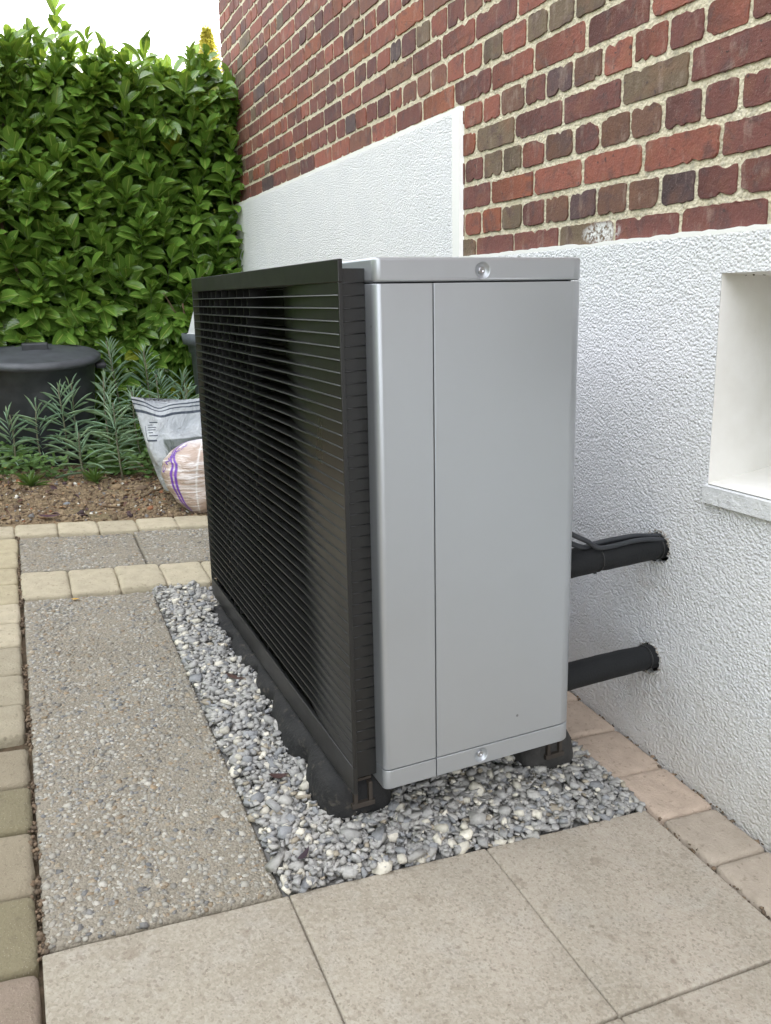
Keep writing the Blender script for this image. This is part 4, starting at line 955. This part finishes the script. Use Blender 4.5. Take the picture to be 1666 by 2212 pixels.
lz = ztop-bz; lathe('lid', [(R0+.010, lz-.018), (R0+.022, lz-.016), (R0+.024, lz+.002), (R0+.014, lz+.010), (R0+.008, lz+.016), (R0-.012, lz+.020), (R0-.03, lz+.018), (.20, lz+.026), (.12, lz+.034), (.0001, lz+.038)], MLID, bn, (bc[0], bc[1], bz), 96)
h_ = box('handle', bc[0]-.065, bc[0]+.055, bc[1]-.022, bc[1]+.018, bz+lz+.030, bz+lz+.068, MBIN, bn, .006)
hz_ = ztop-.065; box('handle', bc[0]+R0-.01, bc[0]+R0+.045, bc[1]-.055, bc[1]+.055, hz_, hz_+.03, MBIN, bn, .012)
bn.rotation_euler = (.12, 0, 0)
# grey container with a pale hopper top, mostly behind the unit
MGB = m_plain('grey_bin_plastic', (.13, .145, .165), .5); MWH = m_plain('pale_hopper', (.68, .70, .70), .45, bd=.001, ns=8)
gc = (-.165, 3.02); gz0 = soilz(*gc)-.02; gb = empty('garden_container', (gc[0], gc[1], gz0)); tag(gb, 'grey garden container with sloping white top behind the unit', 'container')
GR = .285; gt_ = .868-gz0
lathe('body', [(.215, 0), (.222, .05), (GR-.040, gt_-.10), (GR-.028, gt_-.095), (GR-.026, gt_-.06), (GR-.002, gt_-.052), (GR+.004, gt_-.0), (GR-.012, gt_+.002)], MGB, gb, (gc[0], gc[1], gz0), 80)
lathe('top', [(GR-.012, gt_-.004), (GR-.028, gt_+.006), (.200, gt_+.19), (.195, gt_+.20), (.0001, gt_+.205)], MWH, gb, (gc[0], gc[1], gz0), 10, smooth=False)

# ================================================================== SACKS
def loft(name, rings, m, parent, nu=72, wr=None):
    """rings: (z, cx, cy, a, b) ; returns the surface function too"""
    rz = [q[0] for q in rings]
    def at(v):
        t = v*(len(rings)-1); i = min(int(t), len(rings)-2); k = t-i
        a_, b_, c_, d_ = rings[max(i-1, 0)], rings[i], rings[i+1], rings[min(i+2, len(rings)-1)]
        return [.5*((2*b_[j])+(c_[j]-a_[j])*k+(2*a_[j]-5*b_[j]+4*c_[j]-d_[j])*k*k+(3*b_[j]-a_[j]-3*c_[j]+d_[j])*k**3) for j in range(5)]
    def surf(uu, v, off=0):
        z, cx, cy, a_, b_ = at(v); an = 2*PI*uu
        w = wr(uu, v) if wr else 0
        co, si = math.cos(an), math.sin(an)
        return Vector((cx+(a_+w+off)*math.copysign(abs(co)**.9, co), cy+(b_+w+off)*math.copysign(abs(si)**.9, si), z))
    nv = 60; V = []; UVs = []
    for j in range(nv+1):
        for i in range(nu+1): V.append(surf(i/nu, j/nv)); UVs.append((i/nu, j/nv))
    T = [(j*(nu+1)+i, j*(nu+1)+i+1, (j+1)*(nu+1)+i+1, (j+1)*(nu+1)+i) for j in range(nv) for i in range(nu)]
    T += [tuple(range(nu-1, -1, -1)), tuple(nv*(nu+1)+i for i in range(nu))]
    return mesh(name, V, T, m, parent, True, uv=UVs), surf
def uvs(M): return M.xyz(M.node('ShaderNodeUVMap', uv_map='uv').outputs[0])
def band(M, x, c_, w, s=.004): return M.math('MULTIPLY', M.mr(x, c_-w-s, c_-w+s), M.mr(x, c_+w+s, c_+w-s))
# sand bag (clear film, pink sand, purple print)
M = Mat('sand_bag_film', rough=.32); q = uvs(M)
wn = M.noise(10, 4, .6, vec=M.obj((1, 1, 5.5)), dist=1.2)
c = M.mix(M.mr(wn, .46, .66), (.50, .38, .31), (.80, .75, .73)); c = M.mix(M.mr(q[1], .80, .95, 0, .8), c, (.80, .78, .82))
bend = M.math('ADD', q[0], M.math('MULTIPLY', M.mr(q[1], .62, .95), .16))
bend = M.math('SUBTRACT', bend, M.math('MULTIPLY', M.mr(q[1], .45, .0), -.015))
s1 = M.math('MAXIMUM', band(M, bend, .600, .0085), band(M, bend, .626, .0085)); s1 = M.math('MULTIPLY', s1, M.mr(q[1], .10, .14))
c = M.mix(s1, c, (.17, .055, .42)); c = M.mix(band(M, q[0], .725, .003), c, (.85, .82, .80)); M.color(c); M.bump(wn, .012, .8); M.bump(M.noise(60, 4), .002)
sb = empty('sand_bag', (-.60, 2.03, .19)); tag(sb, 'clear plastic bag of pinkish sand with purple print, slumped on soil', 'bag')
zb0 = .180
rings = [(zb0-.004, -.615, 1.995, .012, .010), (zb0+.012, -.617, 2.005, .045, .035), (zb0+.05, -.618, 2.02, .085, .066), (zb0+.10, -.615, 2.035, .118, .085), (zb0+.15, -.608, 2.045, .142, .096), (zb0+.195, -.600, 2.05, .150, .098), (zb0+.23, -.592, 2.055, .142, .088), (zb0+.262, -.582, 2.06, .115, .065), (zb0+.285, -.572, 2.065, .075, .035), (zb0+.293, -.568, 2.067, .03, .012)]
def wrk(uu, v): return .0035*math.sin(v*46+math.sin(uu*19)*1.6+uu*8)*math.sin(PI*v)*(.5+.5*noise.noise(Vector((uu*9, v*7, 0))))+.006*noise.noise(Vector((uu*6, v*5, 3)))
sbo, ssurf = loft('sack', rings, M.m, sb, wr=wrk)
MPUR = m_plain('purple_print', (.17, .055, .42), .4)
def text_on(s, surf, u0, v0, du, dv, mat, parent, off=.0012, uvdir=(1, 0), name='lettering', size=1.0):
    """text laid along the bag surface: letter x runs along uvdir, scaled by du ; y by dv"""
    cu = bpy.data.curves.new('t', 'FONT'); cu.body = s; cu.size = size; cu.resolution_u = 3; cu.offset = .012; to = bpy.data.objects.new('t', cu); C.objects.link(to); bpy.context.view_layer.update()
    me_ = bpy.data.meshes.new_from_object(to.evaluated_get(bpy.context.evaluated_depsgraph_get())); bpy.data.objects.remove(to)
    bm = bmesh.new(); bm.from_mesh(me_); bmesh.ops.triangulate(bm, faces=bm.faces); bmesh.ops.subdivide_edges(bm, edges=[e for e in bm.edges if e.calc_length() > .12], cuts=2, use_grid_fill=True); bm.to_mesh(me_); bm.free()
    cx, sx = uvdir
    for v in me_.vertices:
        a, b = v.co.x, v.co.y; v.co = surf(u0+(a*cx-b*sx)*du, v0+(a*sx+b*cx)*dv, off)
    me_.materials.clear(); return link(name, me_, mat, parent)
# upper left rim lettering
text_on('C NVXX', ssurf, .545, .50, .040, .105, MPUR, sbo, .0028, (.45, .89), size=1.0)
# grey-white plastic sack behind
M = Mat('grey_sack_film', rough=.38); q = uvs(M)
n_ = M.noise(9, 4, .6, dist=.8); c = M.mix(M.mr(n_, .35, .7), (.36, .39, .42), (.62, .65, .68))
wv = M.math('ADD', q[1], M.math('MULTIPLY', M.math('SUBTRACT', M.noise(12, 2), .5), .03))
st = M.math('MAXIMUM', M.math('MAXIMUM', band(M, wv, .855, .016, .004), band(M, wv, .79, .010, .004)), band(M, wv, .70, .020, .004)); c = M.mix(st, c, (.045, .06, .085))
pt = M.math('MULTIPLY', M.mr(q[0], .655, .665), M.math('MULTIPLY', M.mr(q[1], .45, .44), M.mr(n_, .35, .4))); c = M.mix(pt, c, (.12, .14, .135)); M.color(c); M.bump(n_, .03, .9); M.bump(M.noise(50, 4), .003)
gs = empty('plastic_sack', (-.63, 2.22, .25)); tag(gs, 'grey white plastic sack with dark stripes standing behind the sand bag', 'bag')
rings = [(.245, -.640, 2.20, .085, .05), (.29, -.640, 2.205, .100, .075), (.36, -.640, 2.21, .118, .085), (.43, -.638, 2.22, .140, .082), (.50, -.634, 2.225, .160, .066), (.55, -.632, 2.225, .172, .046), (.585, -.630, 2.22, .182, .022), (.612, -.630, 2.215, .188, .007), (.618, -.630, 2.215, .188, .003)]
def wr2(uu, v): return .004*math.sin(uu*40+v*9)*math.sin(PI*v)+.010*noise.noise(Vector((uu*5, v*4, 8)))*math.sin(PI*min(1, v*1.05))
gso, gsurf = loft('sack', rings, M.m, gs, wr=wr2)
for v in gso.data.vertices:    # the top seam dips in the middle and the corner stands up
    t = max(0, (v.co.z-.50)/.118); x = (v.co.x+.630)/.188; v.co.z += t*(.028*abs(x)**1.5*(1.25 if x < 0 else .6)-.024*math.exp(-((x+.45)/.22)**2)); v.co.x -= t*.010
MDP = m_plain('dark_print', (.045, .06, .085), .5)
def lineuv(pts, w, nm):
    V, T = [], []
    for i, (a, b) in enumerate(pts):
        j = min(i+1, len(pts)-1); k = max(i-1, 0); t = Vector((pts[j][0]-pts[k][0], pts[j][1]-pts[k][1])).normalized(); n_ = Vector((-t.y, t.x))
        V += [gsurf(a+n_.x*w*.25, b+n_.y*w, .0022), gsurf(a-n_.x*w*.25, b-n_.y*w, .0022)]
    for i in range(len(pts)-1): T.append((2*i, 2*i+1, 2*i+3, 2*i+2))
    return mesh(nm, V, T, MDP, gso)
r_ = [(.60, .44), (.60, .60), (.68, .60)]; pts = []
lineuv([(.575+.001*i, .60) for i in range(0, 80, 6)], .006, 'print_frame'); lineuv([(.575, .60-.01*i) for i in range(0, 17)], .006, 'print_frame'); lineuv([(.575+.001*i, .44) for i in range(0, 56, 6)], .006, 'print_frame')
for k, w_ in enumerate((.035, .052, .048, .030, .050)): lineuv([(.590+.001*i, .572-.024*k) for i in range(0, int(w_*1000), 6)], .0035, 'small_print')
text_on('NIER', gsurf, .690, .36, .022, .050, MDP, gso, .003, size=1.0); text_on('30L', gsurf, .79, .90, .026, .07, MDP, gso, .003, (.85, -.5), size=1.0)
bpy.context.view_layer.update()
